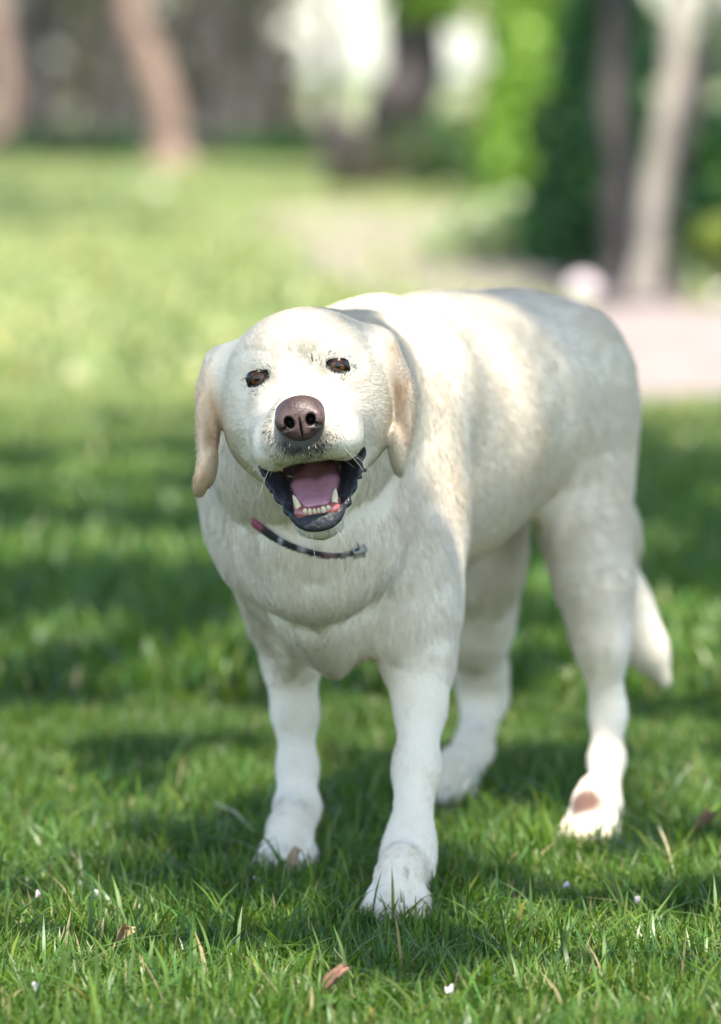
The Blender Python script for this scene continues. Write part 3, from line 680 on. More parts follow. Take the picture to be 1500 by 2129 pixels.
def build_body_field():
    B = Field()
    # trunk axis, seen obliquely: forward is towards the camera and to the left
    fw = unit([-0.50, -0.866, 0.0]); lt = unit([0.866, -0.50, 0.0]); up = np.array([0, 0, 1.0])
    ax = np.stack([lt, fw, up])
    def T(px, Y, z): return np.array([(px - CX) / FPX * Y, Y, z])
    B.ell(T(702, 4.72, 0.388), (0.093, 0.18, 0.148), ax, 0.04)             # chest
    B.ell(T(860, 4.88, 0.419), (0.110, 0.22, 0.143), ax, 0.05)             # ribs
    B.ell(T(1005, 5.00, 0.447), (0.096, 0.19, 0.112), ax, 0.05)            # loin
    B.ell(T(1072, 5.08, 0.448), (0.085, 0.118, 0.100), ax, 0.05)           # pelvis
    B.ell(T(775, 4.72, 0.460), (0.058, 0.13, 0.068), ax, 0.05)             # withers
    # brisket and skin of the breast
    B.ell(at(682, 1175, 4.585), (0.074, 0.068, 0.078), None, 0.04)
    B.ell(at(688, 1265, 4.60), (0.044, 0.054, 0.052), None, 0.03)
    B.cone(at(665, 1280, 4.555), at(697, 1378, 4.59), 0.032, 0.012, 0.025, flat=(0, 1, 0), s=1.3)
    # neck
    B.chain([at(632, 810, 4.47), at(622, 930, 4.50), at(640, 1060, 4.60), at(690, 1080, 4.70)], [0.066, 0.072, 0.076, 0.084], 0.05)
    B.cone(at(690, 800, 4.52), at(800, 790, 4.74), 0.066, 0.076, 0.05)                # nape to withers
    B.ell(at(480, 988, 4.62), (0.023, 0.040, 0.040), None, 0.03)                      # loose skin at its right neck
    # skin rolls under the collar
    roll = [at(515, 1095, 4.60), at(555, 1160, 4.535), at(620, 1197, 4.505), at(690, 1192, 4.50), at(755, 1150, 4.51), at(800, 1085, 4.56)]
    B.chain(roll, [0.010, 0.015, 0.020, 0.021, 0.019, 0.013], 0.045)
    roll2 = [at(560, 1075, 4.53), at(620, 1115, 4.495), at(690, 1115, 4.493), at(750, 1090, 4.51)]
    B.chain(roll2, [0.027, 0.028, 0.028, 0.027], 0.03)
    # shoulders
    B.ell(at(556, 1135, 4.74), (0.032, 0.064, 0.082), None, 0.045)
    B.ell(at(606, 1290, 4.745), (0.024, 0.048, 0.060), None, 0.04)
    B.ell(at(870, 1080, 4.645), (0.034, 0.080, 0.120), ax, 0.045)
    B.ell(at(868, 1270, 4.60), (0.031, 0.058, 0.074), ax, 0.04)
    # left foreleg (right in the picture)
    B.chain([at(868, 1290, 4.60), at(872, 1385, 4.595), at(875, 1470, 4.575), at(867, 1600, 4.535), at(854, 1745, 4.49), at(845, 1815, 4.465)],
            [0.034, 0.028, 0.0215, 0.0192, 0.0188, 0.0200], 0.02)
    B.ell(at(898, 1385, 4.625), (0.018, 0.026, 0.032), None, 0.02)               # elbow
    B.ell(at(850, 1778, 4.482), (0.0235, 0.025, 0.020), None, 0.015)               # wrist
    # right foreleg
    B.chain([at(590, 1290, 4.76), at(606, 1385, 4.765), at(614, 1480, 4.76), at(619, 1600, 4.755), at(616, 1690, 4.735), at(606, 1765, 4.72)],
            [0.030, 0.0240, 0.0200, 0.0170, 0.0168, 0.0175], 0.02)
    B.ell(at(620, 1675, 4.74), (0.0200, 0.022, 0.018), None, 0.015)
    # left hind leg
    B.ell(at(1212, 850, 5.06), (0.042, 0.082, 0.094), ax, 0.055)
    B.ell(at(1218, 990, 5.06), (0.031, 0.060, 0.090), ax, 0.04)
    B.chain([at(1225, 1030, 5.045), at(1226, 1130, 5.02), at(1238, 1230, 5.0), at(1251, 1340, 4.99), at(1262, 1450, 4.997)],
            [0.034, 0.032, 0.0270, 0.0185, 0.0160], 0.045)
    B.chain([at(1264, 1450, 5.00), at(1264, 1490, 4.997), at(1262, 1580, 4.955), at(1252, 1680, 4.915)], [0.0145, 0.0165, 0.0168, 0.0168], 0.015)
    B.ell(at(1275, 1478, 5.012), (0.012, 0.02, 0.018), None, 0.012)
    # right hind leg
    B.ell(T(1005, 5.20, 0.40), (0.055, 0.10, 0.11), ax, 0.045)
    B.chain([at(1000, 1060, 5.17), at(985, 1180, 5.15), at(985, 1290, 5.19), at(1000, 1400, 5.255)], [0.048, 0.042, 0.034, 0.0275], 0.05)
    B.chain([at(1000, 1400, 5.255), at(1008, 1450, 5.275), at(983, 1560, 5.20), at(955, 1645, 5.14)], [0.026, 0.0230, 0.0185, 0.0170], 0.02)
    # tail
    B.chain([at(1190, 745, 5.17), at(1250, 900, 5.23), at(1262, 1100, 5.28), at(1305, 1270, 5.31), at(1345, 1350, 5.31), at(1380, 1412, 5.31)],
            [0.028, 0.026, 0.025, 0.021, 0.015, 0.007], 0.04)
    # paws: four toes each
    def paw(c, face, w=1.0, hind=False):
        f = unit([face[0], face[1], 0]); s = np.array([-f[1], f[0], 0])
        g = np.array([c[0], c[1], 0.0])
        B.cone(g - f * 0.010 + [0, 0, 0.060], g + f * 0.012 + [0, 0, 0.034], 0.0150 * w, 0.0160 * w, 0.022)
        B.cone(g + [0, 0, 0.045], g + f * 0.028 + [0, 0, 0.026], 0.0170 * w, 0.0175 * w, 0.016)
        for q, (a, l) in enumerate([(-1.5, 0.034), (-0.52, 0.046), (0.52, 0.046), (1.5, 0.034)]):
            p0 = g + s * a * 0.0125 * w + f * 0.012 + np.array([0, 0, 0.026]); p1 = g + s * a * 0.0155 * w + f * l + np.array([0, 0, 0.0165])
            B.cone(p0, p1, 0.0130 * w, 0.0115 * w, 0.006)
        return g, f, s
    PAWS.clear()
    for px, Y, face, w in ((832, 4.425, (-0.15, -1), 0.95), (602, 4.695, (-0.15, -1), 0.90), (1240, 4.875, (-0.22, -1), 0.90), (944, 5.10, (-0.4, -1), 0.88)):
        PAWS.append((paw(np.array([(px - CX) / FPX * Y, Y, 0]), face, w), w))
    # leg ends into the paws
    B.cone(at(845, 1815, 4.465), (PAWS[0][0][0] + np.array([0, 0, 0.042])), 0.0200, 0.0175, 0.02)
    B.cone(at(606, 1765, 4.72), (PAWS[1][0][0] + np.array([0, 0, 0.042])), 0.0175, 0.018, 0.02)
    B.cone(at(1252, 1680, 4.915), (PAWS[2][0][0] + np.array([0, 0, 0.040])), 0.0168, 0.018, 0.02)
    B.cone(at(955, 1645, 5.14), (PAWS[3][0][0] + np.array([0, 0, 0.040])), 0.0170, 0.017, 0.02)
    # ---------------- head
    B.ell(H(0.003, -0.072, -0.008), (0.069, 0.080, 0.059), hrot(), 0.03)       # skull
    B.ell(H(0.002, -0.029, 0.008), (0.056, 0.040, 0.040), hrot(), 0.03)        # forehead
    for s in (-1, 1):
        B.ell(H(0.034 * s, -0.008, 0.015), (0.020, 0.018, 0.0145), hrot(), 0.02)           # brow
        B.ell(H(0.048 * s, -0.050, -0.030), (0.0285, 0.048, 0.043), hrot(), 0.035)         # cheek
        B.ell(H(0.043 * s, -0.054, -0.064), (0.024, 0.042, 0.030), hrot(), 0.03)          # jowl
        B.ell(H(0.033 * s, -0.018, -0.040), (0.017, 0.034, 0.026), hrot(0, -0.3 * s), 0.03)
    B.cone(H(0, -0.010, -0.026), H(0, 0.060, -0.039), 0.031, 0.0265, 0.022)                # muzzle
    for s in (-1, 1):
        B.ell(H(0.0195 * s, 0.056, -0.056), (0.0195, 0.036, 0.0225), hrot(0.05, -0.12 * s), 0.018)    # flew
        B.ell(H(0.0315 * s, 0.016, -0.060), (0.0155, 0.046, 0.0225), hrot(-0.05, -0.15 * s), 0.026)
        B.ell(H(0.024 * s, -0.004, -0.012), (0.018, 0.02, 0.014), hrot(), 0.02)
    B.ell(H(0, 0.076, -0.060), (0.023, 0.018, 0.018), hrot(), 0.014)
    # lower jaw
    for s in (-1, 1):
        B.cone(H(0.036 * s, -0.035, -0.083), H(0.013 * s, 0.040, -0.130), 0.016, 0.009, 0.014)
    B.cone(H(0, -0.035, -0.110), H(0, 0.034, -0.138), 0.026, 0.011, 0.02)
    B.ell(H(0, 0.042, -0.136), (0.0160, 0.012, 0.0080), hrot(), 0.01)
    # mouth opening
    B.cone(H(0, 0.085, -0.103), H(0, -0.030, -0.088), 0.0215, 0.010, 0.010, 'sub', flat=h_r, s=1.55)
    # stop and the hollows beside it
    B.ell(H(0, 0.030, 0.006), (0.013, 0.016, 0.012), hrot(), 0.018, 'sub')
    for s in (-1, 1): B.ell(H(0.022 * s, 0.030, -0.012), (0.007, 0.014, 0.010), hrot(), 0.022, 'sub')
    # eyes: sockets, almond openings
    for s in (-1, 1):
        B.ell(H(0.0365 * s, 0.008, -0.0005), (0.0108, 0.020, 0.0057), hrot(0, 0, 0.50 * s), 0.003, 'sub')
    # ears: a thick root, then a thin flap that hangs beside the cheek
    B.ell(H(-0.068, -0.056, 0.010), (0.017, 0.026, 0.020), hrot(0, 0, -0.5), 0.02)
    B.ell(H(-0.083, -0.050, -0.004), (0.0082, 0.027, 0.026), hrot(0, 0.18, 0.18), 0.012)
    B.ell(H(-0.091, -0.044, -0.030), (0.0066, 0.029, 0.032), hrot(0, 0.20, 0.10), 0.010)
    B.ell(H(-0.095, -0.038, -0.058), (0.0056, 0.025, 0.030), hrot(0, 0.20, 0.12), 0.008)
    B.ell(H(-0.100, -0.030, -0.080), (0.0060, 0.018, 0.022), hrot(0, 0.35, 0.45), 0.008)
    B.ell(H(0.071, -0.056, 0.004), (0.017, 0.026, 0.020), hrot(0, 0, 0.5), 0.02)
    B.ell(H(0.083, -0.050, -0.016), (0.0082, 0.030, 0.026), hrot(0, -0.25, -0.10), 0.012)
    B.ell(H(0.087, -0.044, -0.040), (0.0066, 0.034, 0.030), hrot(0, -0.30, 0.05), 0.010)
    B.ell(H(0.083, -0.038, -0.066), (0.0056, 0.028, 0.028), hrot(0, -0.32, 0.22), 0.008)
    B.ell(H(0.076, -0.028, -0.088), (0.0056, 0.017, 0.020), hrot(0, -0.35, 0.10), 0.008)
    return B

PAWS = []
BODY = build_body_field()
hx, hy, hz = HO
BX = axis_samples(-0.21, 0.40, 0.0055, [(hx - 0.125, hx + 0.115, 0.0019)])
BY = axis_samples(hy - 0.125, 5.46, 0.0055, [(hy - 0.12, hy + 0.08, 0.0019)])
BZ = axis_samples(-0.02, 0.63, 0.0055, [(hz - 0.155, hz + 0.07, 0.0019)])
BV, BQ = BODY.mesh(BX, BY, BZ)
# ------------------------------------------------------------------ the dog: coat, face and collar
def hash_noise(P, f, seed=0):
    """cheap smooth noise in -1..1 from sums of sines"""
    r = np.random.default_rng(seed); out = np.zeros(len(P))
    for i in range(5):
        k = r.normal(size=3) * f * (0.7 + 0.35 * i); out += np.sin(P @ k + r.uniform(0, 6.28)) * (0.85 ** i)
    return out / 3.0

def sstep(a, b, x):
    t = np.clip((x - a) / (b - a), 0, 1); return t * t * (3 - 2 * t)

def dist_to(P, q): return np.linalg.norm(P - q, axis=1)

EYE = {s: H(0.0365 * s, 0, -0.0005) for s in (-1, 1)}
def head_surface_y(x, z):
    ys = np.linspace(0.12, -0.05, 341)
    P = HO + np.stack([np.full_like(ys, x), ys, np.full_like(ys, z)], 1) @ HR.T
    f = BODY.at(P); i = np.argmax(f < 0); return ys[i]
EYE_R = 0.0128
eye_c = {}
for s in (-1, 1):
    ysurf = np.mean([head_surface_y(0.0365 * s + 0.018 * math.cos(a), 0.013 * math.sin(a)) for a in (1.57, -1.57)])
    eye_c[s] = np.array([0.0365 * s, ysurf - 0.0121, -0.0005])

def mouth_field(Lq):
    """signed distance (head frame) to the open mouth"""
    a = np.array([0, 0.085, -0.103]); b = np.array([0, -0.030, -0.088]); ba = b - a
    d = Lq - a; h = np.clip(d @ ba / (ba @ ba), 0, 1); e = d - h[:, None] * ba
    e[:, 0] /= 1.55
    return np.linalg.norm(e, axis=1) - (0.0215 + (0.010 - 0.0215) * h)

BASE = np.array([0.80, 0.70, 0.55])
def coat(P, rnd=None):
    """coat colour at points; rnd (0..1 per hair) speckles the dark fringes"""
    n = len(P); L = to_head(P)
    C = np.tile(BASE, (n, 1))
    def blend(col, w):
        nonlocal C
        w = np.clip(w, 0, 1)[:, None]; C = C * (1 - w) + np.asarray(col) * w
    def speck(w): return w if rnd is None else (rnd < w).astype(float)
    isbody = sstep(0.03, 0.10, P[:, 1] - HO[1])
    blend((0.70, 0.55, 0.375), isbody * 0.55 * sstep(0.0, 0.9, hash_noise(P, 13, 3)) * sstep(0.28, 0.42, P[:, 2]))
    blend((0.81, 0.73, 0.61), isbody * 0.7 * sstep(0.1, 0.8, hash_noise(P, 17, 5)))
    blend((0.68, 0.55, 0.36), 0.18 * isbody * sstep(0.2, 0.9, hash_noise(P, 48, 8)))
    # ears
    ear = sstep(0.074, 0.084, np.abs(L[:, 0])) * sstep(0.03, 0.005, L[:, 2]) * (L[:, 2] > -0.12) * (np.abs(L[:, 0]) < 0.125) * (L[:, 1] > -0.10)
    blend((0.64, 0.42, 0.25), ear * (0.70 + 0.35 * hash_noise(P, 60, 9)))
    # bridge of the nose and brow
    blend((0.78, 0.64, 0.50), 0.55 * np.exp(-(L[:, 0] / 0.004) ** 2) * sstep(0.0, 0.015, L[:, 2] + 0.016) * sstep(0.030, 0.018, L[:, 2]) * (L[:, 1] > -0.04))
    blend((0.70, 0.52, 0.36), 0.5 * np.exp(-(np.hypot(L[:, 0] - 0.053, L[:, 2] + 0.014) / 0.006) ** 2) * (L[:, 1] > -0.06))
    # round the eyes
    for s in (-1, 1):
        c = eye_c[s]; dx = (L[:, 0] - c[0]) * s; dz = L[:, 2] - c[2]; near = (L[:, 1] > -0.04)
        e = np.hypot(dx / 1.25, dz + 0.42 * dx * 0.6)
        inner = np.exp(-(np.hypot(dx + 0.0115, dz - 0.0005) / 0.0085) ** 2) * 0.95
        top = np.exp(-((np.hypot(dx + 0.001, dz - 0.006) - 0.006) / 0.0045) ** 2) * 0.40 * (dz > -0.004)
        low = np.exp(-((np.hypot(dx, dz + 0.003) - 0.0095) / 0.0045) ** 2) * 0.28
        tail = np.exp(-(np.hypot((dx - 0.0120) / 1.3, dz + 0.0056 + 0.35 * (dx - 0.0120)) / 0.0026) ** 2) * 0.7
        blend((0.012, 0.010, 0.009), speck((0.4 if rnd is None else 1.0) * np.clip(1.12 * np.maximum.reduce([inner, top, low * 1.4, tail * 1.2]) - 0.12, 0, 0.90) * near))
    # under and beside the nose, the fringe of the lips
    dn = np.hypot((L[:, 0] * 0.85), (L[:, 2] + 0.055)) + np.maximum(0, 0.07 - L[:, 1]) * 0.6
    w = sstep(0.036, 0.012, dn) * (L[:, 1] > 0.03) * (L[:, 2] > -0.085) * (L[:, 2] < -0.018)
    blend((0.016, 0.015, 0.014), speck(0.93 * w))
    lowlip = sstep(0.016, 0.008, np.abs(L[:, 2] + 0.080)) * (L[:, 1] > 0.02)
    blend((0.42, 0.36, 0.16), speck(0.45 * lowlip) * (L[:, 2] < -0.066))
    # chin
    chin = (L[:, 1] > 0.015) * sstep(-0.128, -0.134, L[:, 2])
    blend((0.75, 0.70, 0.60), chin)
    # throat: slightly yellow, damp fur
    thr = sstep(0.115, 0.06, dist_to(P, H(0.01, 0.0, -0.15)))
    blend((0.68, 0.66, 0.50), 0.5 * thr * (P[:, 2] < HO[2] - 0.09))
    # stained left hind paw, dark mark on the left fore pastern
    if PAWS:
        g, f, s_ = PAWS[2][0]
        blend((0.085, 0.032, 0.022), 0.95 * sstep(0.024, 0.012, dist_to(P, g + f * 0.020 + np.array([-0.004, 0, 0.046]))))
        g = PAWS[0][0][0]
        blend((0.34, 0.22, 0.17), 0.7 * sstep(0.008, 0.003, dist_to(P * [2.2, 1, 0.8], (g + np.array([0.006, -0.022, 0.052])) * [2.2, 1, 0.8])))
        for (gg, f, s_), w_ in PAWS:
            blend((0.70, 0.58, 0.45), 0.5 * sstep(0.03, 0.01, P[:, 2]) * (dist_to(P, gg) < 0.09))
    return np.clip(C, 0.01, 0.95)

# ---- materials
def mat_coat(name, rough=0.9):
    t = NT(name)
    col = t.n('ShaderNodeAttribute', {'attribute_name': 'tint'}).outputs['Color']
    obj = object_coord(t)
    b = t.bump(t.n('ShaderNodeMath', {'operation': 'ADD'}, i0=t.noise(obj, 260.0, 3, 0.6), i1=t.noise(obj, 70.0, 2)).outputs[0], 0.35, 0.003)
    p = t.n('ShaderNodeBsdfPrincipled', None, Base_Color=col, Roughness=rough, Normal=b)
    p.inputs['Specular IOR Level'].default_value = 0.15
    p.inputs['Sheen Weight'].default_value = 0.15
    return t.done(p)

def mat_hair(name):
    t = NT(name)
    col = t.n('ShaderNodeAttribute', {'attribute_name': 'tint'}).outputs['Color']
    # strands are shaded mostly by the skin they lie on, a little by their own roundness
    nr = t.n('ShaderNodeAttribute', {'attribute_name': 'skin_normal'}).outputs['Vector']
    own = t.n('ShaderNodeNewGeometry').outputs['Normal']
    sc = t.n('ShaderNodeVectorMath', {'operation': 'SCALE'}); t.put(sc.inputs[0], own); sc.inputs['Scale'].default_value = 0.35
    ad = t.n('ShaderNodeVectorMath', {'operation': 'ADD'}); t.put(ad.inputs[0], nr); t.put(ad.inputs[1], sc.outputs[0])
    nn = t.n('ShaderNodeVectorMath', {'operation': 'NORMALIZE'}); t.put(nn.inputs[0], ad.outputs[0])
    d = t.n('ShaderNodeBsdfDiffuse', None, Color=col, Normal=nn.outputs[0])
    tr = t.n('ShaderNodeBsdfTranslucent', None, Color=col)
    g = t.n('ShaderNodeBsdfGlossy', None, Color=(1, 1, 1), Roughness=0.45)
    m = t.n('ShaderNodeMixShader', None, i0=0.16, i1=d, i2=tr)
    m2 = t.n('ShaderNodeMixShader', None, i0=0.03, i1=m, i2=g)
    return t.done(m2)

def mat_flesh(name, col, rough, spec=0.5, scale=180.0, dist=0.0012, strength=0.5, col2=None, coatw=0.0):
    t = NT(name); obj = object_coord(t)
    n1 = t.noise(obj, scale, 3, 0.6)
    c = t.mix(t.ramp(t.noise(obj, scale * 0.45, 3), [(0.35, (0, 0, 0)), (0.65, (1, 1, 1))]), col, col2 or col)
    p = t.n('ShaderNodeBsdfPrincipled', None, Base_Color=c, Roughness=rough, Normal=t.bump(n1, strength, dist))
    p.inputs['Specular IOR Level'].default_value = spec
    p.inputs['Coat Weight'].default_value = coatw
    p.inputs['Coat Roughness'].default_value = 0.12
    return t.done(p)

M_COAT = mat_coat("cream_coat"); M_HAIR = mat_hair("cream_hair")
M_LIP = mat_flesh("black_lip", (0.007, 0.007, 0.008), 0.48, 0.35, 240.0, 0.0016, 0.8, (0.016, 0.016, 0.019), 0.12)
M_TONGUE = mat_flesh("tongue", (0.40, 0.175, 0.205), 0.42, 0.5, 420.0, 0.0007, 0.5, (0.46, 0.22, 0.25), 0.25)
M_GUM = mat_flesh("gum", (0.33, 0.10, 0.085), 0.25, 0.5, 200.0, 0.0008, 0.4, (0.30, 0.08, 0.08), 0.5)
M_TOOTH = mat_flesh("tooth", (0.70, 0.60, 0.40), 0.22, 0.5, 120.0, 0.0003, 0.3, (0.62, 0.48, 0.27), 0.3)
M_CLAW = mat_flesh("claw", (0.34, 0.27, 0.21), 0.4)

def mat_nose():
    t = NT("nose_leather"); obj = object_coord(t)
    vo = t.n('ShaderNodeTexVoronoi', None, Vector=obj, Scale=520.0).outputs['Distance']
    spot = t.ramp(t.noise(obj, 240.0, 3, 0.7), [(0.46, (0, 0, 0)), (0.62, (1, 1, 1))])
    big = t.ramp(t.noise(obj, 55.0, 2), [(0.35, (0, 0, 0)), (0.7, (1, 1, 1))])
    c = t.mix(big, (0.095, 0.052, 0.040), (0.070, 0.040, 0.036))
    c = t.mix(t.n('ShaderNodeMath', {'operation': 'MULTIPLY'}, i0=spot, i1=0.65).outputs[0], c, (0.030, 0.020, 0.022))
    dark = t.n('ShaderNodeAttribute', {'attribute_name': 'tint'}).outputs['Color']
    c = t.mix(1.0, c, dark, 'MULTIPLY')
    p = t.n('ShaderNodeBsdfPrincipled', None, Base_Color=c, Roughness=0.5, Normal=t.bump(vo, 0.4, 0.0008))
    return t.done(p)
M_NOSE = mat_nose()

def mat_eye():
    t = NT("eye"); col = t.n('ShaderNodeAttribute', {'attribute_name': 'tint'}).outputs['Color']
    p = t.n('ShaderNodeBsdfPrincipled', None, Base_Color=col, Roughness=0.25)
    p.inputs['Coat Weight'].default_value = 0.7; p.inputs['Coat Roughness'].default_value = 0.02
    p.inputs['Coat IOR'].default_value = 1.45; p.inputs['Specular IOR Level'].default_value = 0.2
    return t.done(p)
M_EYE = mat_eye()

# ---- the body
dog = empty("labrador_dog", (0.06, 4.8, 0.0))
tag(dog, "old cream Labrador dog standing on the lawn with open mouth", "dog")
tintC = coat(BV)
BL = to_head(BV)
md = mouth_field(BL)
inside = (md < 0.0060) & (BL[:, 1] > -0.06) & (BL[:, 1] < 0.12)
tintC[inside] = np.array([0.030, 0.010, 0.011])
for s in (-1, 1):
    q = BL - eye_c[s]; a = -0.52 * s
    ex = q[:, 0] * math.cos(a) + q[:, 2] * math.sin(a); ez = -q[:, 0] * math.sin(a) + q[:, 2] * math.cos(a)
    k = np.hypot(ex / 0.0108, ez / 0.0049)
    ring = (k < 1.05) & (np.abs(q[:, 1]) < 0.03)
    tintC[ring] = np.array([0.02, 0.016, 0.015])
body = link_mesh("body", np_mesh("dog_body", BV, BQ, True, tintC), M_COAT, dog)

# ---- eyes
def sphere_arrays(nu, nv):
    u = np.linspace(0, 2 * np.pi, nu, endpoint=False); v = np.linspace(0, np.pi, nv)
    V = np.stack([np.outer(np.sin(v), np.cos(u)), np.outer(np.cos(v), np.ones(nu)), np.outer(np.sin(v), np.sin(u))], -1).reshape(-1, 3)
    F = [(i * nu + j, i * nu + (j + 1) % nu, (i + 1) * nu + (j + 1) % nu, (i + 1) * nu + j) for i in range(nv - 1) for j in range(nu)]
    return V, np.array(F)
def tube_arrays(P, R, nseg=8, closed=False):
    P = np.asarray(P, float); n = len(P); R = np.broadcast_to(R, (n,))
    V = []
    for i in range(n):
        d = unit((P[(i + 1) % n] - P[i - 1]) if closed else (P[min(i + 1, n - 1)] - P[max(i - 1, 0)]))
        a = unit(np.cross(d, [0.13, 0.21, 0.97])); b = np.cross(d, a)
        for j in range(nseg):
            t = 2 * math.pi * j / nseg; V.append(P[i] + R[i] * (a * math.cos(t) + b * math.sin(t)))
    F = [(i * nseg + j, i * nseg + (j + 1) % nseg, ((i + 1) % n) * nseg + (j + 1) % nseg, ((i + 1) % n) * nseg + j) for i in range(n if closed else n - 1) for j in range(nseg)]
    return np.array(V), np.array(F)

for s in (-1, 1):
    SV, SF = sphere_arrays(72, 60)
    gaze = unit(np.array([-0.02, 1.0, 0.03]))
    ang = np.arccos(np.clip(SV @ gaze, -1, 1))
    th = np.arctan2(SV[:, 2], SV[:, 0])
    fib = 0.75 + 0.25 * np.sin(th * 23 + 3 * np.sin(th * 7)) 
    iris = np.array([0.135, 0.047, 0.012])[None] * fib[:, None]
    col = np.where((ang < 0.20)[:, None], 0.004, iris)
    edge = sstep(0.47, 0.56, ang)[:, None]
    col = col * (1 - edge) + np.array([0.010, 0.007, 0.006]) * edge
    soft = (sstep(0.18, 0.24, ang))[:, None]; col = 0.004 * (1 - soft) + col * soft
    bulge = 1 + 0.06 * np.clip(1 - (ang / 0.5) ** 2, 0, 1)
    W = HO + (eye_c[s] + SV * EYE_R * bulge[:, None]) @ HR.T
    eye = link_mesh("eye", np_mesh("eye", W, SF, True, col), M_EYE, dog)
    # lids: a dark rim that follows the almond opening on the eyeball
    tt = np.linspace(0, 2 * np.pi, 60, endpoint=False)
    ex = 0.0086 * np.cos(tt); ex = np.where(ex > 0, ex * 1.30, ex)
    ez = 0.0044 * np.sin(tt) * (1 - 0.30 * np.clip(np.cos(tt), 0, 1) ** 2)
    a = -0.52
    lx = (ex * math.cos(a) - ez * math.sin(a)) * s; lz = ex * math.sin(a) + ez * math.cos(a)
    rr = EYE_R + 0.0004
    ly = np.sqrt(np.maximum(rr ** 2 - lx ** 2 - lz ** 2, (0.35 * rr) ** 2))
    ring = HO + (eye_c[s] + np.stack([lx, ly, lz], 1)) @ HR.T
    tv, tf = tube_arrays(ring, 0.0007 + 0.0002 * (np.sin(tt) < 0), 8, True)
    lid = link_mesh("eyelid", np_mesh("eyelid", tv, tf), M_LIP)
    lid.parent = eye

# ---- nose
def HN(x, y, z): return H(x, y, z + 0.003)
NF = Field()
NF.ell(HN(0, 0.086, -0.041), (0.0208, 0.0175, 0.0172), hrot(), 0.01)
NF.ell(HN(0, 0.082, -0.033), (0.0198, 0.0165, 0.0122), hrot(), 0.01)
NF.ell(HN(0, 0.088, -0.051), (0.0125, 0.0135, 0.0085), hrot(), 0.008)
for s in (-1, 1):
    NF.ell(HN(0.0132 * s, 0.0955, -0.0415), (0.0088, 0.0085, 0.0098), hrot(0, 0, 0.25 * s), 0.005)
for s in (-1, 1):
    NF.ell(HN(0.0095 * s, 0.1055, -0.0415), (0.0044, 0.014, 0.0056), hrot(0, 0, 0.3 * s), 0.0025, 'sub')
    NF.cone(HN(0.0105 * s, 0.105, -0.0455), HN(0.0205 * s, 0.0960, -0.0490), 0.0024, 0.0014, 0.002, 'sub')
NF.ell(HN(0, 0.1045, -0.052), (0.0011, 0.0060, 0.0150), hrot(), 0.0015, 'sub')
def box_axes(c, r, st): return [np.arange(c[i] - r[i], c[i] + r[i], st) for i in range(3)]
nv, nf = NF.mesh(*box_axes(HN(0, 0.088, -0.041), (0.032, 0.03, 0.032), 0.0008), project=2)
nl = to_head(nv) - np.array([0, 0, 0.003])
ndark = np.ones((len(nv), 3))
for s in (-1, 1):
    hole = sstep(1.35, 0.8, np.hypot((nl[:, 0] - 0.0098 * s) / 0.0050, (nl[:, 2] + 0.0418) / 0.0064)) * (nl[:, 1] > 0.08) * sstep(0.1040, 0.1005, nl[:, 1])
    ndark *= (1 - 0.93 * hole)[:, None]
ndark *= (1 - 0.85 * np.exp(-(nl[:, 0] / 0.0011) ** 2) * (nl[:, 2] < -0.043) * (nl[:, 1] > 0.085))[:, None]
nose = link_mesh("nose", np_mesh("nose", nv, nf, True, ndark), M_NOSE, dog)

# ---- mouth
def HM(x, y, z): return H(x, y, z + 0.003)
def part_from(name, F, c, r, st, mat, tint=None, parent=dog):
    v, q = F.mesh(*box_axes(c, r, st), project=2)
    return link_mesh(name, np_mesh(name, v, q), mat, parent)
LF_ = Field(); rl = random.Random(3)
for s in (-1, 1):
    pts = [(0.0440, -0.014, -0.0760), (0.0415, 0.000, -0.085), (0.0365, 0.013, -0.098), (0.0300, 0.027, -0.111), (0.0235, 0.040, -0.1225), (0.0160, 0.0510, -0.1305), (0.0085, 0.0565, -0.1335), (0, 0.0575, -0.1340)]
    rr_ = [0.0045, 0.0065, 0.0072, 0.0068, 0.0058, 0.0062, 0.0072, 0.0074]
    for i in range(len(pts) - 1):
        a, b = pts[i], pts[i + 1]
        nrm_ = HR @ np.array([-0.55 * s if i < 5 else 0.0, 0.80, 0.30])
        LF_.cone(HM(a[0] * s, a[1], a[2]), HM(b[0] * s, b[1], b[2]), rr_[i], rr_[i + 1], 0.004, flat=nrm_, s=0.42)
        for q in range(2):
            t = rl.random(); p = [a[j] + (b[j] - a[j]) * t for j in range(3)]
            if 0 < i < 4 and q == 0: LF_.ell(HM((p[0] + rl.uniform(0.002, 0.008)) * s, p[1] + rl.uniform(-.001, .004), p[2] - rl.uniform(0.000, 0.006)), np.array([1, 1.4, 1]) * rl.uniform(0.0014, 0.0032), hrot(), 0.0025)
    # inner cheek skin behind the tongue's edge
    LF_.cone(HM(0.0385 * s, -0.010, -0.084), HM(0.0235 * s, 0.036, -0.118), 0.0065, 0.005, 0.004)
part_from("lower_lip", LF_, HM(0, 0.025, -0.108), (0.075, 0.075, 0.06), 0.0012, M_LIP)
TG = Field()
tn = unit(HR @ np.array([0, 0.30, 0.95]))
for s in (-1, 1):
    TG.cone(HM(0.0112 * s, -0.045, -0.094), HM(0.0114 * s, 0.010, -0.1065), 0.0130, 0.0126, 0.0030, flat=tn, s=0.58)
    TG.cone(HM(0.0114 * s, 0.010, -0.1065), HM(0.0080 * s, 0.037, -0.1195), 0.0126, 0.0110, 0.0030, flat=tn, s=0.58)
part_from("tongue", TG, HM(0, 0.0, -0.106), (0.04, 0.075, 0.04), 0.0008, M_TONGUE)
GF = Field()
GF.ell(HM(0, 0.0525, -0.1275), (0.0170, 0.0070, 0.0062), hrot(), 0.004)
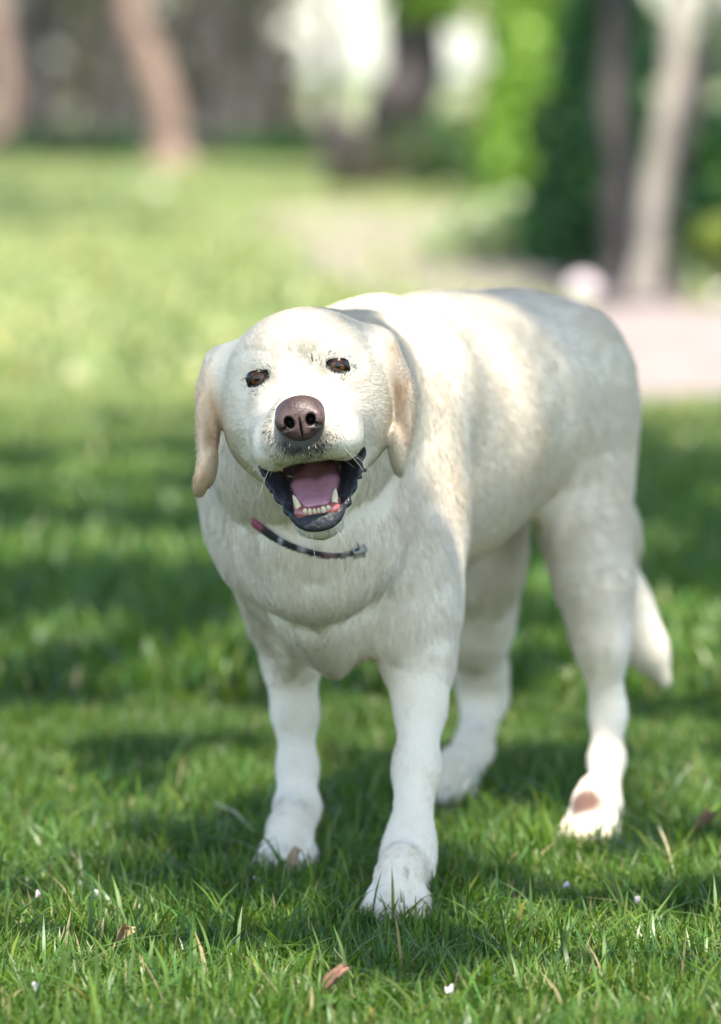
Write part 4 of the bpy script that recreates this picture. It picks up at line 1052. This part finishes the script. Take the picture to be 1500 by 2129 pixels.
for s in (-1, 1):
    GF.cone(HM(0.0150 * s, 0.0515, -0.1255), HM(0.021 * s, 0.015, -0.112), 0.0058, 0.005, 0.005)
gum = part_from("gum", GF, HM(0, 0.035, -0.115), (0.045, 0.05, 0.04), 0.0009, M_GUM)
def tooth(base, tip, r, bend=0.0, flat=0.75):
    base, tip = np.array(base), np.array(tip); n = 7; P = []; R = []
    for i in range(n):
        t = i / (n - 1); p = base + (tip - base) * t + np.array([0, -bend * math.sin(t * math.pi), 0])
        P.append(HM(*p)); R.append(r * (1 - t ** 2.2) ** 0.75 + 0.00035)
    v, f = tube_arrays(P, np.array(R), 10)
    return v, f
for s in (-1, 1):
    v, f = tooth((0.0150 * s, 0.0535, -0.1270), (0.0192 * s, 0.0545, -0.1085), 0.0032, 0.003)
    o = link_mesh("tooth", np_mesh("canine", v, f), M_TOOTH); o.parent = gum
for i, x in enumerate((-0.0105, -0.0062, -0.0021, 0.0016, 0.0058, 0.0104)):
    w = 0.0025 if abs(x) > 0.004 else 0.0019
    z0 = -0.1275 + 0.0010 * (abs(x) > 0.008); y0 = 0.0595 - abs(x) * 0.22
    F_ = Field(); F_.ell(HM(x, y0, z0 + 0.0022), (w * (0.92, 0.84, 0.95, 0.80, 0.98, 0.86)[i], 0.0020, (0.0030, 0.0034, 0.0029, 0.0027, 0.0035, 0.0027)[i]), hrot(-0.1, 0, (0.20, 0.05, -0.08, 0.05, -0.04, -0.24)[i]), 0.002)
    v, f = F_.mesh(*box_axes(HM(x, y0, z0 + 0.002), (0.006, 0.006, 0.007), 0.0006), project=2)
    o = link_mesh("tooth", np_mesh("incisor", v, f), M_TOOTH); o.parent = gum
# ---- claws
for (g, f, sd), w in PAWS:
    for a, l in [(-1.5, 0.034), (-0.52, 0.046), (0.52, 0.046), (1.5, 0.034)]:
        p = g + sd * a * 0.0155 * w + f * (l + 0.008)
        P = [p + np.array([0, 0, 0.018]), p + f * 0.007 + np.array([0, 0, 0.0155]), p + f * 0.012 + np.array([0, 0, 0.009])]
        v, q = tube_arrays(P, np.array([0.0026, 0.0020, 0.0006]), 6)
        link_mesh("claw", np_mesh("claw", v, q), M_CLAW, dog)

# ---- fur: fine strands over the whole body
def build_fur(n_head, n_body):
    tri = np.concatenate([BQ[:, [0, 1, 2]], BQ[:, [0, 2, 3]]])
    A, B_, C_ = BV[tri[:, 0]], BV[tri[:, 1]], BV[tri[:, 2]]
    area = np.linalg.norm(np.cross(B_ - A, C_ - A), axis=1) / 2
    cen = (A + B_ + C_) / 3
    ish = dist_to(cen, H(0, -0.02, -0.05)) < 0.135
    parts = []
    for sel, n in ((ish, n_head), (~ish, n_body)):
        p = area * sel; p = p / p.sum()
        k = RNG.choice(len(tri), n, p=p)
        u = RNG.random((n, 2)); fl = u.sum(1) > 1; u[fl] = 1 - u[fl]
        parts.append(A[k] + (B_[k] - A[k]) * u[:, :1] + (C_[k] - A[k]) * u[:, 1:])
    P = np.concatenate(parts)
    L = to_head(P)
    keep = ~((mouth_field(L) < 0.004) & (L[:, 1] > -0.06) & (L[:, 1] < 0.12))
    for s in (-1, 1):
        q = L - eye_c[s]; a = -0.52 * s
        ex = q[:, 0] * math.cos(a) + q[:, 2] * math.sin(a); ez = -q[:, 0] * math.sin(a) + q[:, 2] * math.cos(a)
        keep &= ~((np.hypot(ex / 0.0114, ez / 0.0054) < 1.0) & (np.abs(q[:, 1]) < 0.03))
    keep &= ~(NF.at(P) < 0.0008)
    keep &= ~(LF_.at(P) < 0.0004)
    keep &= P[:, 2] > 0.004
    P = P[keep]; L = L[keep]; n = len(P)
    N = BODY.grad(P, 0.0015); N /= np.linalg.norm(N, axis=1)[:, None] + 1e-9
    nose_tip = H(0, 0.100, -0.030)
    wh = sstep(0.235, 0.175, dist_to(P, nose_tip) + 0.6 * np.maximum(0, -(L[:, 2] + 0.09)))
    vh = P - nose_tip; vh /= np.linalg.norm(vh, axis=1)[:, None]
    # the coat lies backwards and down; on chest and legs straight down
    vb = np.tile(np.array([0.42, 0.55, -0.75]), (n, 1))
    front = sstep(4.72, 4.58, P[:, 1]); legs = sstep(0.26, 0.18, P[:, 2])
    vd = np.array([0.05, 0.10, -1.0])
    w = np.maximum(front, legs)[:, None]; vb = vb * (1 - w) + vd * w
    v = vh * wh[:, None] + vb * (1 - wh[:, None])
    v[:, 2] -= 0.35 * wh * (L[:, 2] < -0.04)
    sw = np.stack([hash_noise(P, 35, 21), hash_noise(P, 35, 22), hash_noise(P, 35, 23)], 1) * 0.24
    v = v + sw * (0.35 + 0.65 * (1 - wh))[:, None] + RNG.normal(size=(n, 3)) * 0.13
    t = v - N * (v * N).sum(1)[:, None]; t /= np.linalg.norm(t, axis=1)[:, None] + 1e-9
    ln = 0.0080 * wh + 0.0165 * (1 - wh)
    earm = (np.abs(L[:, 0]) > 0.078) & (L[:, 2] > -0.12) & (L[:, 1] > -0.10) & (np.abs(L[:, 0]) < 0.125)
    ln = np.where(earm, 0.0055, ln)
    ln = ln * (1 - 0.55 * legs)
    ln = np.where((L[:, 1] > 0.03) & (wh > 0.8), 0.0050, ln)
    ln = np.where((L[:, 2] < -0.128) & (L[:, 1] > 0.0), 0.008, ln)
    for s in (-1, 1): ln = np.where(np.linalg.norm(L - eye_c[s], axis=1) < 0.024, 0.0050, ln)
    ln *= (0.75 + 0.5 * RNG.random(n)) * (1 + 0.22 * hash_noise(P, 60, 31))
    lift = 0.22 + 0.14 * hash_noise(P, 80, 33) + 0.12 * RNG.random(n)
    lift = np.clip(lift, 0.08, 0.6)
    K = 4
    pts = np.zeros((n, K, 3))
    pts[:, 0] = P - N * 0.0008
    for i in range(1, K):
        a = lift * (1.25 - 0.45 * i)
        d = t * np.cos(a)[:, None] + N * np.sin(a)[:, None]
        pts[:, i] = pts[:, i - 1] + d * (ln / (K - 1))[:, None]
    rnd = RNG.random(n)
    col = coat(P, rnd) * (1 + (0.24 * RNG.random(n) - 0.12) + 0.05 * hash_noise(P, 130, 41) * (1 - 0.6 * wh))[:, None]
    r0 = np.where(wh > 0.5, 0.00024, 0.00042)
    rad = r0[:, None] * np.array([1.0, 0.95, 0.7, 0.15])[None]
    # whiskers on lips and chin
    wp = []
    for _ in range(24):
        s = RNG.choice([-1, 1]); kind = RNG.random()
        if kind < 0.55: r_ = np.array([RNG.uniform(0.012, 0.032) * s, RNG.uniform(0.03, 0.075), RNG.uniform(-0.070, -0.050)]); d = np.array([0.75 * s, 0.2, -0.35]); l = RNG.uniform(0.02, 0.05)
        else: r_ = np.array([RNG.uniform(-0.02, 0.02), RNG.uniform(0.03, 0.055), -0.141]); d = np.array([RNG.uniform(-.35, .35), 0.15, -1.0]); l = RNG.uniform(0.008, 0.020)
        d = unit(d + RNG.normal(size=3) * 0.22)
        wp.append([H(*(r_ + d * l * q + np.array([0, -0.15, -0.45]) * l * q * q)) for q in (0, 0.33, 0.66, 1)])
    wp = np.array(wp)
    pts = np.concatenate([pts, wp]); rad = np.concatenate([rad, np.tile([0.00011, 0.00010, 0.00008, 0.00003], (len(wp), 1))]); col = np.concatenate([col, np.tile([0.85, 0.82, 0.74], (len(wp), 1))])
    n = len(pts)
    hc = bpy.data.hair_curves.new("dog_fur")
    hc.add_curves([K] * n)
    hc.attributes['position'].data.foreach_set("vector", pts.astype(np.float32).ravel())
    ra = hc.attributes.get('radius') or hc.attributes.new('radius', 'FLOAT', 'POINT')
    ra.data.foreach_set("value", rad.astype(np.float32).ravel())
    ca = hc.attributes.new('tint', 'FLOAT_COLOR', 'CURVE')
    ca.data.foreach_set("color", np.concatenate([col, np.ones((n, 1))], 1).astype(np.float32).ravel())
    na = hc.attributes.new('skin_normal', 'FLOAT_VECTOR', 'CURVE')
    na.data.foreach_set('vector', np.concatenate([N, np.tile(h_f, (len(wp), 1))]).astype(np.float32).ravel())
    hc.materials.append(M_HAIR)
    o = bpy.data.objects.new("fur", hc); COL.objects.link(o)
    o.parent = dog; o.matrix_parent_inverse = Matrix.Translation(-Vector(dog.location))
    o["kind"] = "stuff"
    return o
build_fur(N_FUR_HEAD, N_FUR_BODY)

# ---- collar: a band laid round the neck where the photograph shows it
def body_hit(px, py, y0=4.2, y1=5.2):
    ys = np.linspace(y0, y1, 501); P = np.array([at(px, py, y) for y in ys]); f = BODY.at(P)
    return P[np.argmax(f < 0)]
c1, c2, c3 = body_hit(530, 1082), body_hit(640, 1143), body_hit(760, 1130)
cn = unit(np.cross(c2 - c1, c3 - c2)); cn = cn if cn[2] > 0 else -cn
e1 = np.array([0.05, -1.0, 0.0]); e1 = unit(e1 - cn * (e1 @ cn)); e2 = unit(np.cross(cn, e1))
cc = (c1 + c2 + c3) / 3 - e1 * 0.085
NA = 160
th = np.linspace(0, 2 * np.pi, NA, endpoint=False)
rr = np.zeros(NA); rs = np.linspace(0.22, 0.02, 400)
for i, t_ in enumerate(th):
    d = e1 * math.cos(t_) + e2 * math.sin(t_)
    P = cc + rs[:, None] * d; f = BODY.at(P); rr[i] = rs[np.argmax(f < 0)]
rr = np.minimum(rr, 0.135)
for _ in range(6): rr = 0.5 * rr + 0.25 * (np.roll(rr, 1) + np.roll(rr, -1))
pxs = CX + np.array([(cc + rr[i] * (e1 * math.cos(th[i]) + e2 * math.sin(th[i])))[0] for i in range(NA)]) / 4.49 * FPX
vis = sstep(518, 530, pxs) * sstep(770, 760, pxs) * (np.cos(th) > 0)
ptY = np.array([(cc + rr[i] * (e1 * math.cos(th[i]) + e2 * math.sin(th[i])))[1] for i in range(NA)])
a1 = math.atan2((c1 - cc) @ e2, (c1 - cc) @ e1); a3 = math.atan2((c3 - cc) @ e2, (c3 - cc) @ e1)
thw = (th + math.pi) % (2 * math.pi) - math.pi
vis = sstep(min(a1, a3) - 0.10, min(a1, a3), thw) * sstep(max(a1, a3) - 0.06, max(a1, a3) - 0.09, thw)
rr += -0.018 + 0.0192 * vis          # elsewhere it is buried in the coat
prof = [(-0.0060, 0.0), (-0.0060, 0.0020), (0.0060, 0.0024), (0.0060, 0.0004)]
cv, ccol = [], []
rc = np.random.default_rng(4)
front = np.array([(cc + rr[i] * (e1 * math.cos(th[i]) + e2 * math.sin(th[i])))[0] for i in range(NA)])
for i, t_ in enumerate(th):
    d = e1 * math.cos(t_) + e2 * math.sin(t_)
    x = front[i]; px_ = CX + x / 4.49 * FPX
    col = (0.016, 0.017, 0.016)
    if px_ < 548: col = (0.34, 0.075, 0.13)
    elif 582 < px_ < 592: col = (0.42, 0.40, 0.42)
    elif 622 < px_ < 640: col = (0.30, 0.24, 0.25)
    elif 668 < px_ < 700: col = (0.17, 0.085, 0.085)
    elif 705 < px_ < 722: col = (0.20, 0.18, 0.15)
    for h_, o_ in prof:
        cv.append(cc + d * (rr[i] + o_) + cn * h_)
        ccol.append(np.array(col) * (0.85 + 0.3 * rc.random()))
cf = [(i * 4 + j, i * 4 + (j + 1) % 4, ((i + 1) % NA) * 4 + (j + 1) % 4, ((i + 1) % NA) * 4 + j) for i in range(NA) for j in range(4)]
def mat_web():
    t = NT("woven_web"); obj = object_coord(t)
    col = t.n('ShaderNodeAttribute', {'attribute_name': 'tint'}).outputs['Color']
    wv = t.n('ShaderNodeTexWave', None, Vector=obj, Scale=240.0, Distortion=1.0).outputs[0]
    p = t.n('ShaderNodeBsdfPrincipled', None, Base_Color=col, Roughness=0.75, Normal=t.bump(wv, 0.4, 0.0008))
    return t.done(p)
collar = empty("dog_collar", tuple(cc))
tag(collar, "narrow black and pink patterned collar round the dog's neck", "collar")
link_mesh("band", np_mesh("collar_band", cv, cf, False, np.array(ccol)), mat_web(), collar)
ib = int(np.argmin(np.abs(front - (748 - CX) / FPX * 4.49) + (vis < 0.9) * 9))
d = e1 * math.cos(th[ib]) + e2 * math.sin(th[ib]); tg = unit(np.cross(cn, d))
bc = cc + d * (rr[ib] + 0.0020)
bm = bmesh.new(); bmesh.ops.create_cube(bm, size=1.0)
for v in bm.verts:
    q = v.co.copy(); v.co = Vector(bc + tg * q.x * 0.011 + d * q.y * 0.0036 + cn * q.z * 0.0105)
bmesh.ops.bevel(bm, geom=bm.edges[:], offset=0.0015, segments=2, affect='EDGES')
bme = bpy.data.meshes.new("buckle"); bm.to_mesh(bme); bm.free()
link_mesh("buckle", bme, mat_flesh("pale_plastic", (0.36, 0.35, 0.30), 0.5), collar)
# ------------------------------------------------------------------ small things on the lawn
def mat_plain(name, a, b, rough=0.6, trans=0.0, scale=60.0):
    t = NT(name); obj = object_coord(t)
    c = t.ramp(t.noise(obj, scale, 4, 0.6), [(0.3, a), (0.7, b)])
    p = t.n('ShaderNodeBsdfPrincipled', None, Base_Color=c, Roughness=rough, Normal=t.bump(t.noise(obj, scale * 2, 3), 0.4, 0.002))
    if trans <= 0: return t.done(p)
    tr = t.n('ShaderNodeBsdfTranslucent', None, Color=c)
    return t.done(t.n('ShaderNodeMixShader', None, i0=trans, i1=p, i2=tr))
M_PETAL = mat_plain("petal", (0.72, 0.60, 0.64), (0.82, 0.76, 0.76), 0.6, 0.35)
M_DRY = mat_plain("dry_leaf", (0.16, 0.075, 0.045), (0.30, 0.16, 0.10), 0.7, 0.15)
M_TAN = mat_plain("tan_leaf", (0.36, 0.22, 0.12), (0.50, 0.34, 0.20), 0.7, 0.2)
M_STRAW = mat_plain("straw", (0.42, 0.34, 0.19), (0.52, 0.44, 0.28), 0.6)
M_WEED = mat_plain("weed_leaf", (0.060, 0.140, 0.020), (0.095, 0.185, 0.030), 0.5, 0.35)
M_STONE = mat_plain("pale_stone", (0.45, 0.44, 0.38), (0.60, 0.58, 0.52), 0.8, 0, 18.0)
M_PINKST = mat_plain("pink_stone", (0.50, 0.38, 0.38), (0.66, 0.57, 0.57), 0.8, 0, 14.0)

def blade_sheet(length, width, outline, curl, fold, nu=9, nv=5, thick=0.0004):
    """leaf or petal: a closed thin sheet along x, outline(t) gives its half width"""
    V = []
    for side in (0, 1):
        for i in range(nu):
            t = i / (nu - 1); hw = max(outline(t), 0.02) * width / 2
            for j in range(nv):
                s = -1 + 2 * j / (nv - 1)
                V.append((length * t * math.cos(curl * t * 0.6), hw * s, length * curl * t * t * 0.5 + fold * hw * s * s * 4 + (thick if side else 0)))
    F = []
    n1 = nu * nv
    for i in range(nu - 1):
        for j in range(nv - 1):
            a = i * nv + j; F.append((a, a + nv, a + nv + 1, a + 1)); F.append((n1 + a, n1 + a + 1, n1 + a + nv + 1, n1 + a + nv))
    rim = [i * nv for i in range(nu)] + [(nu - 1) * nv + j for j in range(1, nv)] + [i * nv + nv - 1 for i in range(nu - 2, -1, -1)] + [j for j in range(nv - 2, 0, -1)]
    for q in range(len(rim)):
        a, b = rim[q], rim[(q + 1) % len(rim)]; F.append((b, a, n1 + a, n1 + b))
    return np.array(V), np.array(F)

def place(o, p, rot, s=1.0):
    o.location = tuple(p); o.rotation_euler = rot; o.scale = (s, s, s)

drng = random.Random(21)
# petals
pv, pf = blade_sheet(0.013, 0.011, lambda t: math.sin(math.pi * min(1, 0.12 + t * 0.86)) ** 0.7, 0.5, 0.6)
pme = np_mesh("petal", pv, pf); pme.materials.append(M_PETAL)
for i, (px, py, lab) in enumerate([(85, 1917, "tiny pale petal at the lower left edge of the lawn"), (163, 1895, "tiny petal between two others in the left grass"), (197, 1922, "tiny pinkish petal right of its neighbours in the left grass"), (535, 1890, "tiny pale petal below the dog's right forepaw"),
        (75, 2125, "tiny pale petal in the bottom left corner"), (1170, 1900, "tiny pale petal in the sunny grass below the hind paw"), (1325, 1935, "tiny pale petal in the right grass"), (930, 2125, "tiny pale petal at the bottom right of the curled leaf")]):
    o = bpy.data.objects.new("petal", pme); COL.objects.link(o)
    p = ground_at(px, py); p[2] = 0.024
    place(o, p, (drng.uniform(-.7, .7), drng.uniform(-.7, .7), drng.uniform(0, 6.28)), drng.uniform(0.45, 0.65))
    tag(o, lab, "petal", "petals scattered on the lawn")
# dry leaves
def dry_leaf(px, py, mat, label, s, rot, curl=1.2):
    p = ground_at(px, py); p[2] = 0.022
    root = empty("fallen_leaf", tuple(p)); root.rotation_euler = rot; root.scale = (s, s, s)
    v, f = blade_sheet(0.034, 0.022, lambda t: math.sin(math.pi * (0.04 + 0.92 * t)) ** 0.8 * (1 + 0.12 * math.sin(19 * t)), curl, 0.9, 13, 7)
    o = link_mesh("leaf_blade", np_mesh("leaf_blade", v, f), mat); o.parent = root
    st = [(0.001, 0, 0), (-0.010, 0.001, 0.003), (-0.020, 0.0, 0.010)]
    v, f = tube_arrays(st, np.array([0.0009, 0.0008, 0.0007]), 6)
    o = link_mesh("leaf_stalk", np_mesh("leaf_stalk", v, f), mat); o.parent = root
    tag(root, label, "leaf")
dry_leaf(672, 2118, M_DRY, "curled dark brown leaf lying in front of the broad weed", 0.60, (0.5, -0.9, 2.4), 1.6)
dry_leaf(240, 2012, M_TAN, "tan dry leaf standing in the grass at the lower left", 0.55, (0.9, -0.9, 1.0))
dry_leaf(1448, 1780, M_DRY, "reddish brown leaf in the grass at the right edge", 0.6, (0.6, -0.7, 2.0))
dry_leaf(608, 1860, M_TAN, "tan leaf lying in front of the dog's right forepaw", 0.5, (0.4, -0.5, 2.8))
# straws
for (a, b_, h0, h1, lab) in [((445, 1740), (530, 1790), 0.035, 0.03, "long pale straw lying left of the dog's right forepaw"), ((1370, 1800), (1405, 1870), 0.04, 0.02, "tan straw leaning in the grass near the hind paw")]:
    A, B2 = ground_at(*a), ground_at(*b_); A[2], B2[2] = h0, h1
    v, f = tube_arrays([A, (A + B2) / 2 + np.array([0, 0, 0.006]), B2], np.array([0.0012, 0.0011, 0.0006]), 6)
    c = (A + B2) / 2
    o = link_mesh("straw", np_mesh("straw", v - c, f), M_STRAW); o.location = tuple(c)
    tag(o, lab, "straw")
# broad-leaved weeds
def weed(px, py, label, s, seed):
    r = random.Random(seed); p = ground_at(px, py); root = empty("broadleaf_weed", tuple(p))
    for k in range(8):
        L_ = r.uniform(0.038, 0.058) * s; ph = r.uniform(0, 6)
        v, f = blade_sheet(L_, L_ * 0.62, lambda t: (math.sin(math.pi * min(1, 0.03 + 0.95 * t ** 1.5)) ** 0.7) * (0.82 + 0.20 * math.sin(26 * t + ph)), -0.5, 0.25, 15, 5)
        el = r.uniform(0.45, 0.95); az = k * 0.785 + r.uniform(-.3, .3)
        R = Matrix.Rotation(az, 3, 'Z') @ Matrix.Rotation(-el, 3, 'Y')
        v = np.array([list(R @ Vector(q)) for q in v]) + np.array([0, 0, 0.004])
        o = link_mesh("leaf_blade", np_mesh("weed_leaf", v, f), M_WEED); o.parent = root
    tag(root, label, "weed")
weed(708, 2135, "broad lobed weed behind the curled brown leaf", 0.62, 3)
weed(378, 2135, "lime green weed at the lower left of the picture", 0.5, 4)
# pale stones on the far lawn
def stone(px, py, r, mat, label, seed):
    rg = np.random.default_rng(seed); v, f = sphere_arrays(20, 12)
    n = 1 + 0.16 * hash_noise(v, 2.6, seed) + 0.06 * hash_noise(v, 7.0, seed + 1)
    v = v * n[:, None] * np.array([1.0, 0.9, 0.75]) * r; v = v[:, [0, 2, 1]]
    p = ground_at(px, py)
    o = link_mesh("garden_stone", np_mesh("garden_stone", v, f), mat); o.location = (p[0], p[1], r * 0.55); tag(o, label, "stone", "stones on the far lawn")
stone(640, 600, 0.024, M_STONE, "small white stone on the lawn above the dog's head", 1)
stone(250, 395, 0.045, M_STONE, "pale stone left of the leaning brown trunk's foot", 2)
stone(328, 405, 0.050, M_STONE, "pale stone right in front of the leaning brown trunk's foot", 3)
stone(1215, 622, 0.055, M_PINKST, "pinkish white stone beside the dark stems behind the rump", 4)
stone(170, 635, 0.030, M_TAN, "small tan stone on the bright lawn at the left", 5)
stone(1500, 1030 - 400, 0.035, M_PINKST, "pinkish stone at the right edge of the gravel path", 6)
